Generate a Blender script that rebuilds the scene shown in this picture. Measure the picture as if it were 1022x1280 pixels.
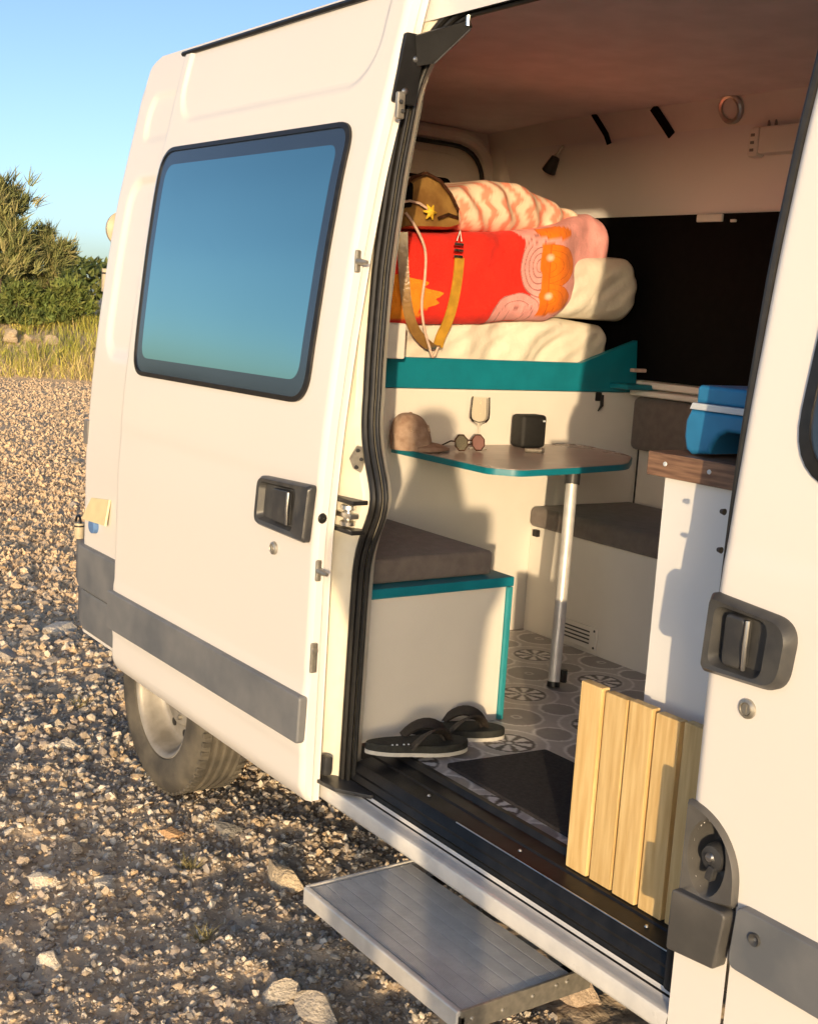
import bpy, bmesh, math, random
import numpy as np
from mathutils import Matrix, Vector

R = math.radians
random.seed(7)
rng = np.random.default_rng(7)
sc = bpy.context.scene
for o in list(bpy.data.objects):
    bpy.data.objects.remove(o)
C = sc.collection

# ------------------------------------------------------------------ camera
CAMP = np.array([0.0, -1.66, 1.71])
F = 1538.37
PPX, PPY = 511.0, 640.0
def cam_axes(y, p, r):
    f = np.array([math.cos(p)*math.sin(y), math.cos(p)*math.cos(y), -math.sin(p)])
    r0 = np.array([math.cos(y), -math.sin(y), 0.0]); u0 = np.cross(r0, f)
    return np.array([math.cos(r)*r0+math.sin(r)*u0, math.sin(r)*r0-math.cos(r)*u0, f])
M = cam_axes(R(-54.466), R(9.226), R(3.642))
cd = bpy.data.cameras.new('camera'); cam = bpy.data.objects.new('camera', cd); C.objects.link(cam)
cd.sensor_fit = 'VERTICAL'; cd.sensor_height = 36.0; cd.lens = 36.0*F/1280.0
cd.clip_start = 0.05; cd.clip_end = 2000
mw = Matrix.Identity(4)
for i in range(3):
    mw[i][0] = M[0][i]; mw[i][1] = -M[1][i]; mw[i][2] = -M[2][i]; mw[i][3] = CAMP[i]
cam.matrix_world = mw
sc.camera = cam

# ------------------------------------------------------------------ sky, sun, exposure
SUN_EL = R(5.3); SUN_H = np.array([1.36, -1.0])/math.hypot(1.36, 1.0)
to_sun = Vector((SUN_H[0]*math.cos(SUN_EL), SUN_H[1]*math.cos(SUN_EL), math.sin(SUN_EL)))
w = bpy.data.worlds.new('World'); sc.world = w; w.use_nodes = True
wn = w.node_tree; wn.nodes.clear()
sky = wn.nodes.new('ShaderNodeTexSky'); sky.sky_type = 'NISHITA'; sky.sun_disc = False
sky.sun_elevation = SUN_EL
sky.sun_rotation = math.atan2(SUN_H[0], SUN_H[1])
sky.air_density = 0.5; sky.dust_density = 1.4; sky.ozone_density = 1.1; sky.altitude = 0
bg = wn.nodes.new('ShaderNodeBackground'); bg.inputs['Strength'].default_value = 0.15
wo = wn.nodes.new('ShaderNodeOutputWorld')
wn.links.new(sky.outputs[0], bg.inputs[0]); wn.links.new(bg.outputs[0], wo.inputs[0])
sl = bpy.data.lights.new('sun', 'SUN'); sun = bpy.data.objects.new('sun', sl); C.objects.link(sun)
sl.energy = 2.15; sl.angle = R(0.6); sl.color = (1.0, 0.74, 0.44)
sun.rotation_euler = to_sun.to_track_quat('Z', 'Y').to_euler()
sun.location = (6, -6, 4)
sc.view_settings.view_transform = 'Standard'; sc.view_settings.look = 'None'
sc.view_settings.exposure = 1.04; sc.view_settings.gamma = 1.0; sc.view_settings.use_curve_mapping = False
sc.render.engine = 'CYCLES'
sc.cycles.use_denoising = True
sc.cycles.max_bounces = 10; sc.cycles.diffuse_bounces = 8; sc.cycles.glossy_bounces = 4
sc.cycles.transmission_bounces = 6; sc.cycles.transparent_max_bounces = 8
sc.cycles.sample_clamp_indirect = 6.0
sc.cycles.caustics_reflective = False; sc.cycles.caustics_refractive = False

# ------------------------------------------------------------------ photo pixel -> point on a known plane
def ray(px, py):
    return M.T @ np.array([(px-PPX)/F, (py-PPY)/F, 1.0])
def YP(px, py, y): v = ray(px, py); return CAMP+v*(y-CAMP[1])/v[1]
def XP(px, py, x): v = ray(px, py); return CAMP+v*(x-CAMP[0])/v[0]
def ZP(px, py, z): v = ray(px, py); return CAMP+v*(z-CAMP[2])/v[2]

# ------------------------------------------------------------------ noise
def vnoise(x, y, seed=0, z=None):
    x = np.asarray(x, float); y = np.asarray(y, float)
    xi = np.floor(x).astype(np.int64); yi = np.floor(y).astype(np.int64)
    fx = x-xi; fy = y-yi
    fx = fx*fx*fx*(fx*(fx*6-15)+10); fy = fy*fy*fy*(fy*(fy*6-15)+10)
    def h(a, b):
        n = (a*374761393+b*668265263+seed*1274126177) & 0x7fffffff
        n = ((n ^ (n >> 13))*1274126177) & 0x7fffffff
        n = n ^ (n >> 16)
        return (n & 0xffff)/32767.5-1.0
    a = h(xi, yi); b = h(xi+1, yi); c = h(xi, yi+1); d = h(xi+1, yi+1)
    return (a*(1-fx)+b*fx)*(1-fy)+(c*(1-fx)+d*fx)*fy
def sstep(a, b, t):
    t = np.clip((np.asarray(t, float)-a)/(b-a), 0, 1); return t*t*(3-2*t)

# ------------------------------------------------------------------ materials
MAT = {}
def nodes_of(m):
    m.use_nodes = True; nt = m.node_tree; nt.nodes.clear()
    o = nt.nodes.new('ShaderNodeOutputMaterial'); b = nt.nodes.new('ShaderNodeBsdfPrincipled')
    nt.links.new(b.outputs[0], o.inputs[0]); return nt, b
def mat(name, col, rough=0.5, metal=0.0, var=0.08, scale=12.0, bump=0.0, bscale=80.0, coat=0.0, spec=0.5, stretch=None,
        col2=None, attr=None, rvar=0.0, sheen=0.0, detail=6.0, bump2=0.0, b2scale=6.0, objvar=0.0, ramp=(0.35, 0.65)):
    m = bpy.data.materials.new(name); nt, b = nodes_of(m); N = nt.nodes.new; L = nt.links.new
    tc = N('ShaderNodeTexCoord'); src = tc.outputs['Object']
    if stretch:
        mp = N('ShaderNodeMapping'); mp.inputs['Scale'].default_value = stretch; L(src, mp.inputs[0]); src = mp.outputs[0]
    nz = N('ShaderNodeTexNoise'); nz.inputs['Scale'].default_value = scale; nz.inputs['Detail'].default_value = detail
    L(src, nz.inputs['Vector'])
    if attr:
        at = N('ShaderNodeAttribute'); at.attribute_name = attr; base = at.outputs['Color']
        mx = N('ShaderNodeMix'); mx.data_type = 'RGBA'; mx.blend_type = 'MULTIPLY'; mx.inputs[0].default_value = 1.0
        rp = N('ShaderNodeMapRange'); rp.inputs[1].default_value = 0.25; rp.inputs[2].default_value = 0.75
        rp.inputs[3].default_value = 1-var; rp.inputs[4].default_value = 1+var
        L(nz.outputs[0], rp.inputs[0]); L(base, mx.inputs[6]); L(rp.outputs[0], mx.inputs[7]); colout = mx.outputs[2]
    else:
        cr = N('ShaderNodeValToRGB')
        c2 = col2 if col2 else tuple(min(1, c*(1+var)) for c in col); c1 = col if col2 else tuple(c*(1-var) for c in col)
        cr.color_ramp.elements[0].color = (*c1, 1); cr.color_ramp.elements[1].color = (*c2, 1)
        cr.color_ramp.elements[0].position = ramp[0]; cr.color_ramp.elements[1].position = ramp[1]
        L(nz.outputs[0], cr.inputs[0]); colout = cr.outputs[0]
    if objvar:
        oi = N('ShaderNodeObjectInfo'); mr = N('ShaderNodeMapRange'); mr.inputs[3].default_value = 1-objvar; mr.inputs[4].default_value = 1+objvar
        L(oi.outputs['Random'], mr.inputs[0])
        mx = N('ShaderNodeMix'); mx.data_type = 'RGBA'; mx.blend_type = 'MULTIPLY'; mx.inputs[0].default_value = 1.0
        L(colout, mx.inputs[6]); L(mr.outputs[0], mx.inputs[7]); colout = mx.outputs[2]
    L(colout, b.inputs['Base Color'])
    b.inputs['Roughness'].default_value = rough; b.inputs['Metallic'].default_value = metal
    b.inputs['Specular IOR Level'].default_value = spec
    b.inputs['Coat Weight'].default_value = coat; b.inputs['Coat Roughness'].default_value = 0.08
    if sheen: b.inputs['Sheen Weight'].default_value = sheen
    if rvar:
        n3 = N('ShaderNodeTexNoise'); n3.inputs['Scale'].default_value = 5.0; n3.inputs['Detail'].default_value = 5; L(tc.outputs['Object'], n3.inputs['Vector'])
        m3 = N('ShaderNodeMapRange'); m3.inputs[1].default_value = 0.1; m3.inputs[2].default_value = 0.9
        m3.inputs[3].default_value = max(0.02, rough-rvar); m3.inputs[4].default_value = rough+rvar
        L(n3.outputs[0], m3.inputs[0]); L(m3.outputs[0], b.inputs['Roughness'])
    nrm = None
    for bm_, bs_ in ((bump, bscale), (bump2, b2scale)):
        if bm_:
            n2 = N('ShaderNodeTexNoise'); n2.inputs['Scale'].default_value = bs_; n2.inputs['Detail'].default_value = 4; L(src, n2.inputs['Vector'])
            bp = N('ShaderNodeBump'); bp.inputs['Strength'].default_value = bm_; bp.inputs['Distance'].default_value = 0.01 if bs_ > 20 else 0.03
            L(n2.outputs[0], bp.inputs['Height'])
            if nrm: L(nrm, bp.inputs['Normal'])
            nrm = bp.outputs[0]
    if nrm: L(nrm, b.inputs['Normal'])
    MAT[name] = m; return m

def build_materials():
    mat('paint', (0.745, 0.715, 0.69), 0.33, var=0.03, scale=0.8, coat=0.30, rvar=0.08, col2=(0.77, 0.74, 0.715), bump2=0.02, b2scale=1.6, ramp=(0.15, 0.85), detail=3)
    mat('paint_jamb', (0.68, 0.62, 0.49), 0.42, var=0.05, scale=9, col2=(0.77, 0.72, 0.60), rvar=0.1, ramp=(0.3, 0.5))
    mat('sill_paint', (0.60, 0.60, 0.60), 0.30, var=0.06, scale=14, col2=(0.74, 0.73, 0.71), coat=0.4, rvar=0.12)
    mat('black_trim', (0.012, 0.012, 0.013), 0.36, var=0.3, scale=30, rvar=0.12, bump=0.03, bscale=200, spec=0.3)
    mat('rubber', (0.014, 0.013, 0.012), 0.42, var=0.3, scale=40)
    mat('grey_plastic', (0.115, 0.126, 0.145), 0.5, var=0.15, scale=6, col2=(0.185, 0.19, 0.20), bump=0.06, bscale=420, rvar=0.08)
    mat('dark_plastic', (0.035, 0.036, 0.040), 0.38, var=0.3, scale=20, bump=0.03, bscale=350, rvar=0.08, col2=(0.065, 0.064, 0.062))
    mat('black_metal', (0.02, 0.02, 0.021), 0.4, metal=0.3, var=0.2, scale=20)
    mat('steel', (0.62, 0.60, 0.56), 0.3, metal=1.0, var=0.1, scale=30, rvar=0.1)
    mat('zinc', (0.46, 0.43, 0.37), 0.45, metal=0.8, var=0.15, scale=60)
    mat('aluminium', (0.70, 0.685, 0.66), 0.45, metal=0.35, var=0.08, scale=25, rvar=0.1)
    mat('rim_steel', (0.24, 0.22, 0.19), 0.5, metal=0.3, var=0.2, scale=12, col2=(0.38, 0.355, 0.32))
    mat('filler_plastic', (0.070, 0.068, 0.066), 0.45, var=0.2, scale=9, col2=(0.11, 0.105, 0.10), bump=0.05, bscale=400, rvar=0.08)
    mat('tyre', (0.055, 0.050, 0.044), 0.8, var=0.25, scale=9, col2=(0.13, 0.115, 0.09), bump=0.15, bscale=120)
    mat('mirror_glass', (0.37, 0.58, 0.56), 0.03, metal=1.0, var=0.01, scale=2, bump2=0.015, b2scale=1.0)
    mat('glass_edge', (0.022, 0.034, 0.06), 0.12, var=0.05, scale=3, coat=0.6)
    mat('black_glass', (0.003, 0.003, 0.0035), 0.12, var=0.1, scale=4, spec=0.2)
    mat('wall_white', (0.77, 0.735, 0.67), 0.6, var=0.04, scale=6, bump=0.02, bscale=60)
    mat('unit_white', (0.77, 0.77, 0.765), 0.5, var=0.02, scale=5, bump=0.02, bscale=40)
    mat('panel_white', (0.76, 0.725, 0.665), 0.5, var=0.025, scale=5, bump=0.02, bscale=40)
    mat('headliner', (0.82, 0.73, 0.725), 0.8, var=0.06, scale=8, bump=0.08, bscale=160)
    mat('teal', (0.006, 0.19, 0.26), 0.38, var=0.1, scale=10, rvar=0.06)
    mat('teal_edge', (0.03, 0.28, 0.32), 0.35, var=0.08, scale=12)
    mat('table_top', (0.38, 0.30, 0.27), 0.30, var=0.08, scale=14, rvar=0.08, stretch=(3, 1, 1))
    mat('taupe_fabric', (0.155, 0.130, 0.118), 0.85, var=0.12, scale=30, bump=0.25, bscale=500, sheen=0.15, bump2=0.3, b2scale=7)
    mat('cotton', (0.74, 0.68, 0.57), 0.85, var=0.05, scale=9, bump=0.1, bscale=300, bump2=0.25, b2scale=14)
    mat('fleece', (1, 1, 1), 0.95, attr='Col', var=0.20, scale=16, bump=0.35, bscale=260, sheen=0.03, bump2=0.3, b2scale=12)
    mat('printed_sheet', (1, 1, 1), 0.85, attr='Col', var=0.05, scale=20, bump=0.1, bscale=200)
    mat('vinyl_floor', (1, 1, 1), 0.42, attr='Col', var=0.10, scale=50, bump=0.03, bscale=150, rvar=0.08)
    mat('brown_leather', (0.16, 0.075, 0.022), 0.30, var=0.4, scale=16, col2=(0.30, 0.17, 0.05), bump=0.15, bscale=90, coat=0.3)
    mat('amber_strap', (0.45, 0.24, 0.025), 0.4, var=0.15, scale=40)
    mat('black_fabric', (0.003, 0.0026, 0.0026), 0.7, spec=0.12, var=0.3, scale=40)
    mat('yellow_bow', (0.72, 0.46, 0.03), 0.5, var=0.1, scale=40)
    mat('cord', (0.62, 0.45, 0.36), 0.6, var=0.1, scale=60)
    mat('doormat', (0.014, 0.012, 0.016), 0.95, var=0.5, scale=90, bump=0.8, bscale=420, detail=3, col2=(0.030, 0.026, 0.030))
    mat('flip_sole', (0.020, 0.021, 0.017), 0.75, var=0.3, scale=60, bump=0.3, bscale=300)
    mat('flip_edge', (0.55, 0.53, 0.48), 0.7, var=0.1, scale=40)
    mat('flip_strap', (0.028, 0.022, 0.018), 0.55, var=0.3, scale=40, bump=0.2, bscale=200)
    mat('pine', (0.58, 0.38, 0.15), 0.6, var=0.1, scale=9, col2=(0.76, 0.56, 0.27), stretch=(9, 9, 0.7), bump=0.12, bscale=30, objvar=0.08, detail=8, ramp=(0.3, 0.7))
    mat('walnut', (0.13, 0.070, 0.045), 0.5, var=0.1, scale=10, col2=(0.27, 0.155, 0.095), stretch=(1.2, 14, 14), bump=0.08, bscale=40, detail=9, ramp=(0.36, 0.62))
    mat('blue_plastic', (0.025, 0.19, 0.40), 0.38, var=0.08, scale=14, bump=0.03, bscale=200)
    mat('pale_band', (0.55, 0.60, 0.66), 0.4, var=0.05, scale=10)
    mat('cap_cotton', (0.30, 0.19, 0.135), 0.9, col2=(0.46, 0.33, 0.25), var=0.15, scale=30, bump=0.3, bscale=350, bump2=0.2, b2scale=18)
    mat('cap_badge', (0.60, 0.47, 0.36), 0.8, var=0.3, scale=120, col2=(0.30, 0.18, 0.12))
    mat('sun_lens', (0.62, 0.56, 0.42), 0.06, metal=0.75, var=0.1, scale=20)
    mat('pink_lens', (0.55, 0.30, 0.27), 0.08, metal=0.55, var=0.1, scale=20)
    mat('tortoise', (0.05, 0.02, 0.01), 0.25, var=0.5, scale=60)
    mat('speaker_black', (0.012, 0.012, 0.012), 0.6, var=0.2, scale=60, bump=0.3, bscale=600)
    mat('yellowed_plastic', (0.72, 0.62, 0.36), 0.5, var=0.05, scale=20)
    mat('socket_blue', (0.10, 0.20, 0.42), 0.45, var=0.1, scale=20)
    mat('red_lens', (0.28, 0.02, 0.015), 0.2, var=0.1, scale=20, coat=0.5)
    mat('grey_lens', (0.20, 0.19, 0.18), 0.3, var=0.1, scale=20)
    mat('beige_plastic', (0.50, 0.42, 0.29), 0.5, var=0.1, scale=20)
    mat('soil', (1, 1, 1), 0.95, attr='Col', var=0.25, scale=14, bump=0.7, bscale=55, detail=9, bump2=0.4, b2scale=16)
    mat('stone', (1, 1, 1), 0.9, attr='Col', var=0.30, scale=9, bump=0.25, bscale=30, bump2=0.45, b2scale=5)
    mat('pebble', (1, 1, 1), 0.85, attr='Col', var=0.15, scale=60)
    mat('foliage', (1, 1, 1), 0.75, attr='Col', var=0.2, scale=3)
    mat('bark', (0.12, 0.085, 0.06), 0.9, var=0.3, scale=20, bump=0.5, bscale=40)
    mat('skin', (0.42, 0.24, 0.16), 0.55, var=0.06, scale=20)
    mat('shirt', (0.10, 0.13, 0.22), 0.85, var=0.1, scale=20)
    mat('trousers', (0.08, 0.08, 0.09), 0.85, var=0.1, scale=20)
    mat('hair', (0.03, 0.02, 0.012), 0.6, var=0.3, scale=60)
    # clear thin glass
    m = bpy.data.materials.new('clear_glass'); m.use_nodes = True; nt = m.node_tree; nt.nodes.clear()
    o = nt.nodes.new('ShaderNodeOutputMaterial'); t = nt.nodes.new('ShaderNodeBsdfTransparent'); gl_ = nt.nodes.new('ShaderNodeBsdfGlossy'); mx = nt.nodes.new('ShaderNodeMixShader'); fr_ = nt.nodes.new('ShaderNodeLayerWeight')
    t.inputs[0].default_value = (0.985, 0.98, 0.96, 1); gl_.inputs['Roughness'].default_value = 0.03; fr_.inputs[0].default_value = 0.12
    nt.links.new(fr_.outputs['Fresnel'], mx.inputs[0]); nt.links.new(t.outputs[0], mx.inputs[1]); nt.links.new(gl_.outputs[0], mx.inputs[2]); nt.links.new(mx.outputs[0], o.inputs[0])
    MAT['clear_glass'] = m
    # tinted cab glass
    m = bpy.data.materials.new('cab_glass'); nt, b = nodes_of(m)
    b.inputs['Base Color'].default_value = (0.06, 0.09, 0.09, 1); b.inputs['Roughness'].default_value = 0.03
    b.inputs['Specular IOR Level'].default_value = 0.8; b.inputs['Coat Weight'].default_value = 0.8
    MAT['cab_glass'] = m
build_materials()

# ------------------------------------------------------------------ mesh builder
class MB:
    def __init__(s): s.v = []; s.f = []; s.col = None
    def add(s, vs, fs):
        o = len(s.v); s.v += [tuple(map(float, p)) for p in vs]; s.f += [tuple(int(i)+o for i in f) for f in fs]; return s
    def bm(s, b):
        b.verts.index_update(); s.add([v.co[:] for v in b.verts], [[v.index for v in f.verts] for f in b.faces]); b.free(); return s
    def box(s, x0, x1, y0, y1, z0, z1, r=0.0, seg=2):
        b = bmesh.new(); bmesh.ops.create_cube(b, size=1.0)
        for v in b.verts: v.co = ((x0+x1)/2+v.co.x*(x1-x0), (y0+y1)/2+v.co.y*(y1-y0), (z0+z1)/2+v.co.z*(z1-z0))
        if r: bmesh.ops.bevel(b, geom=b.edges[:], offset=r, segments=seg, profile=0.5, affect='EDGES', clamp_overlap=True)
        return s.bm(b)
    def prism(s, poly, axis, lo, hi, bev=0.0, seg=2, both=False):
        """poly: 2D points; axis 'x','y','z' is the extrusion direction lo->hi; hi cap gets the bevel"""
        def P(a, b_, t): return {'x': (t, a, b_), 'y': (a, t, b_), 'z': (a, b_, t)}[axis]
        b = bmesh.new()
        lov = [b.verts.new(P(p[0], p[1], lo)) for p in poly]; hiv = [b.verts.new(P(p[0], p[1], hi)) for p in poly]
        n = len(poly); b.faces.new(lov); top = b.faces.new(hiv)
        for i in range(n): b.faces.new((lov[i], lov[(i+1) % n], hiv[(i+1) % n], hiv[i]))
        bmesh.ops.recalc_face_normals(b, faces=b.faces[:])
        if bev:
            e = [x for x in b.edges if all(v in hiv for v in x.verts) or (both and all(v in lov for v in x.verts))]
            bmesh.ops.bevel(b, geom=e, offset=bev, segments=seg, profile=0.5, affect='EDGES', clamp_overlap=True)
        return s.bm(b)
    def tube(s, path, r, n=8, closed=False):
        path = [np.array(p, float) for p in path]; k = len(path)
        rs = r if hasattr(r, '__len__') else [r]*k
        vs, fs = [], []; up = None
        for i in range(k):
            a = path[i-1] if (i > 0 or closed) else path[i]; b_ = path[(i+1) % k] if (i < k-1 or closed) else path[i]
            t = b_-a; t = t/(np.linalg.norm(t)+1e-12)
            if up is None:
                up = np.array([0, 0, 1.0]) if abs(t[2]) < 0.9 else np.array([1.0, 0, 0])
            n1 = np.cross(t, up); n1 /= np.linalg.norm(n1)+1e-12; n2 = np.cross(n1, t); up = n2
            for j in range(n):
                a_ = 2*math.pi*j/n; vs.append(path[i]+rs[i]*(math.cos(a_)*n1+math.sin(a_)*n2))
        for i in range(k if closed else k-1):
            for j in range(n):
                a = i*n+j; b_ = i*n+(j+1) % n; c = ((i+1) % k)*n+(j+1) % n; d = ((i+1) % k)*n+j
                fs.append((a, b_, c, d))
        if not closed: fs += [tuple(range(n))[::-1], tuple(range((k-1)*n, k*n))]
        return s.add(vs, fs)
    def ribbon(s, path, wdir, w_, t):
        path = [np.array(p, float) for p in path]; k = len(path); vs = []; fs = []
        for i in range(k):
            a = path[max(i-1, 0)]; b_ = path[min(i+1, k-1)]; d = b_-a; d /= np.linalg.norm(d)+1e-12
            wd = np.array(wdir[i] if hasattr(wdir[0], '__len__') else wdir, float); wd -= d*wd.dot(d); wd /= np.linalg.norm(wd); nn = np.cross(d, wd)
            for sx, sy in ((-1, -1), (1, -1), (1, 1), (-1, 1)): vs.append(path[i]+wd*w_*0.5*sx+nn*t*0.5*sy)
        for i in range(k-1):
            for j in range(4): fs.append((i*4+j, i*4+(j+1) % 4, (i+1)*4+(j+1) % 4, (i+1)*4+j))
        fs += [(3, 2, 1, 0), tuple((k-1)*4+j for j in range(4))]
        return s.add(vs, fs)
    def lathe(s, prof, c, axis='z', n=32):
        """prof: (radius, height)"""
        vs, fs = [], []; k = len(prof)
        for i in range(n):
            a = 2*math.pi*i/n
            for r, h in prof:
                u, v = r*math.cos(a), r*math.sin(a)
                vs.append({'z': (c[0]+u, c[1]+v, c[2]+h), 'y': (c[0]+u, c[1]+h, c[2]+v), 'x': (c[0]+h, c[1]+u, c[2]+v)}[axis])
        for i in range(n):
            for j in range(k-1):
                a = i*k+j; b_ = ((i+1) % n)*k+j; fs.append((a, b_, b_+1, a+1))
        return s.add(vs, fs)
    def grid(s, P):
        """P: array (nu,nv,3)"""
        nu, nv = P.shape[:2]; o = len(s.v); s.v += [tuple(p) for p in P.reshape(-1, 3).tolist()]
        idx = np.arange(nu*nv).reshape(nu, nv)+o
        q = np.stack([idx[:-1, :-1], idx[1:, :-1], idx[1:, 1:], idx[:-1, 1:]], -1).reshape(-1, 4)
        s.f += [tuple(x) for x in q.tolist()]; return s
    def xf(s, m):
        s.v = [tuple((m @ Vector(p))[:]) for p in s.v]; return s

def wloc(o):
    l = Vector((0, 0, 0))
    while o is not None: l += Vector(o.location); o = o.parent
    return l
def link_mesh(name, me, m, parent, ang):
    o = bpy.data.objects.new(name, me); C.objects.link(o)
    if m: me.materials.append(MAT[m] if isinstance(m, str) else m)
    if parent: o.parent = parent
    if ang:
        me.polygons.foreach_set('use_smooth', [True]*len(me.polygons))
        if ang < 180: me.set_sharp_from_angle(angle=R(ang))
    return o
def build(mb, name, m, parent=None, ang=35, loc=None, recalc=True):
    """world-coordinate mesh -> object; verts are stored relative to the parent's (or given) location"""
    off = wloc(parent) if parent else Vector(loc or (0, 0, 0))
    me = bpy.data.meshes.new(name)
    me.from_pydata([(p[0]-off.x, p[1]-off.y, p[2]-off.z) for p in mb.v], [], mb.f)
    if recalc:
        b = bmesh.new(); b.from_mesh(me); bmesh.ops.recalc_face_normals(b, faces=b.faces[:]); b.to_mesh(me); b.free()
    if mb.col is not None:
        a = me.color_attributes.new('Col', 'FLOAT_COLOR', 'POINT')
        cc = np.ones((len(mb.v), 4)); cc[:, :3] = mb.col; a.data.foreach_set('color', cc.ravel())
    me.update()
    o = link_mesh(name, me, m, parent, ang)
    if not parent and loc: o.location = loc
    if ang and ang < 50 and len(me.polygons) < 4000:
        wn_ = o.modifiers.new('weighted_normals', 'WEIGHTED_NORMAL'); wn_.keep_sharp = True
    return o
def tag(o, label=None, cat=None, group=None, kind=None):
    if label: o['label'] = label
    if cat: o['category'] = cat
    if group: o['group'] = group
    if kind: o['kind'] = kind
    return o
def thing(name, loc, label, cat, group=None):
    o = bpy.data.objects.new(name, None); C.objects.link(o); o.location = loc; o.empty_display_size = 0.1
    return tag(o, label, cat, group)
def roundpoly(pts, rad, seg=6, sub=0):
    arcs = []; n = len(pts)
    for i in range(n):
        p0 = np.array(pts[i-1], float); p = np.array(pts[i], float); p1 = np.array(pts[(i+1) % n], float)
        r = rad[i] if hasattr(rad, '__len__') else rad
        a = p0-p; b = p1-p; la, lb = np.linalg.norm(a), np.linalg.norm(b); a /= la; b /= lb
        ang = math.acos(np.clip(a.dot(b), -1, 1)); d = min(r/math.tan(ang/2), la*0.49, lb*0.49)
        if r < 1e-6: arcs.append([p]); continue
        s_, e_ = p+a*d, p+b*d
        arcs.append([(1-t)**2*s_+2*t*(1-t)*p+t*t*e_ for t in np.linspace(0, 1, seg+1)])
    out = []
    for i in range(n):
        out += arcs[i]; e, q = arcs[i][-1], arcs[(i+1) % n][0]
        for k in range(1, sub+1): out.append(e+(q-e)*k/(sub+1))
    return [tuple(map(float, p)) for p in out]

# side profile of the van: inward offset as a function of height
_z = np.linspace(0.2, 2.60, 241)
_y = np.interp(_z, [.2, 1.12, 1.25, 1.4, 1.6, 1.85, 2.05, 2.25, 2.45, 2.52, 2.60], [0, 0, .008, .018, .038, .070, .102, .146, .190, .208, .240])
_k = np.exp(-0.5*(np.arange(-8, 9)/3.5)**2); _k /= _k.sum()
_y = np.convolve(np.pad(_y, 8, mode='edge'), _k, 'valid')
def Yo(z): return np.interp(z, _z, _y)
def skinP(px, py, off=0.0):
    y = 0.0
    for _ in range(25):
        P = YP(px, py, y+off); y = 0.5*y+0.5*float(Yo(P[2]))
    return YP(px, py, y+off)

# ================================================================== GROUND
BANK_D = 23.6
def bank_t(x, y):
    d = -0.966*np.asarray(x)+0.26*np.asarray(y)
    edge = BANK_D+0.9*vnoise(np.asarray(x)*0.13+3, np.asarray(y)*0.21, 5)
    return d-edge
def H(x, y):
    x = np.asarray(x, float); y = np.asarray(y, float)
    r = np.hypot(x+3, y)
    h = 0.014*vnoise(x*0.55, y*0.55, 1)+0.013*vnoise(x*1.5+7, y*1.5, 2)+0.010*vnoise(x*3.7, y*3.7+3, 3)
    near = 1-sstep(12, 20, r)
    h = h+near*(0.013*vnoise(x*8.3, y*8.3, 4)+0.009*vnoise(x*16, y*16, 6)+0.0085*vnoise(x*29, y*29, 8)+0.006*vnoise(x*47, y*47, 10))
    flat = np.exp(-(((x+3.84)/0.35)**2+((y-0.15)/0.3)**2))
    h = h*(1-0.85*flat)-0.02
    t = bank_t(x, y)
    b = 1.15*sstep(-0.3, 2.8, t)*(1+0.12*vnoise(x*0.6, y*0.6, 9))+0.012*np.clip(t, 0, 200)*0.2
    return h+b

def axis_pts(lo, a, b, hi, step, grow=1.12):
    pts = list(np.arange(a, b, step)); s = step; x = pts[-1]
    while x < hi: s *= grow; x += s; pts.append(x)
    s = step; x = a; left = []
    while x > lo: s *= grow; x -= s; left.append(x)
    return np.array(left[::-1]+pts)
xs = axis_pts(-600, -5.6, -1.3, 400, 0.0145, 1.05); ys = axis_pts(-400, -1.35, 0.35, 500, 0.0145, 1.07)
GX, GY = np.meshgrid(xs, ys, indexing='ij')
g = MB(); g.grid(np.stack([GX, GY, H(GX, GY)], -1))
_n = (0.5+0.5*vnoise(GX*1.1, GY*1.1, 41)*0.8+0.25*vnoise(GX*3.1, GY*3.1, 42)).clip(0, 1)[..., None]
_c = np.array([0.36, 0.295, 0.23])*(1-_n)+np.array([0.58, 0.45, 0.31])*_n
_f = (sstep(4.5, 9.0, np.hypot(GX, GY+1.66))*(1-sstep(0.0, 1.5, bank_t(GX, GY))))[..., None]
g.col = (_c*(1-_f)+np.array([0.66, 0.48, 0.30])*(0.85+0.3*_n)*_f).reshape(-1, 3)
ground = tag(build(g, 'ground', 'soil', None, 180, recalc=False), kind='structure')

# ================================================================== THE VAN
DO = -0.07                      # the open sliding door runs outboard of the body
van = thing('camper_van', (-2.6, 1.0, 0.0), 'white camper van with its side door slid open, showing the fitted living space', 'camper van')

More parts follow.
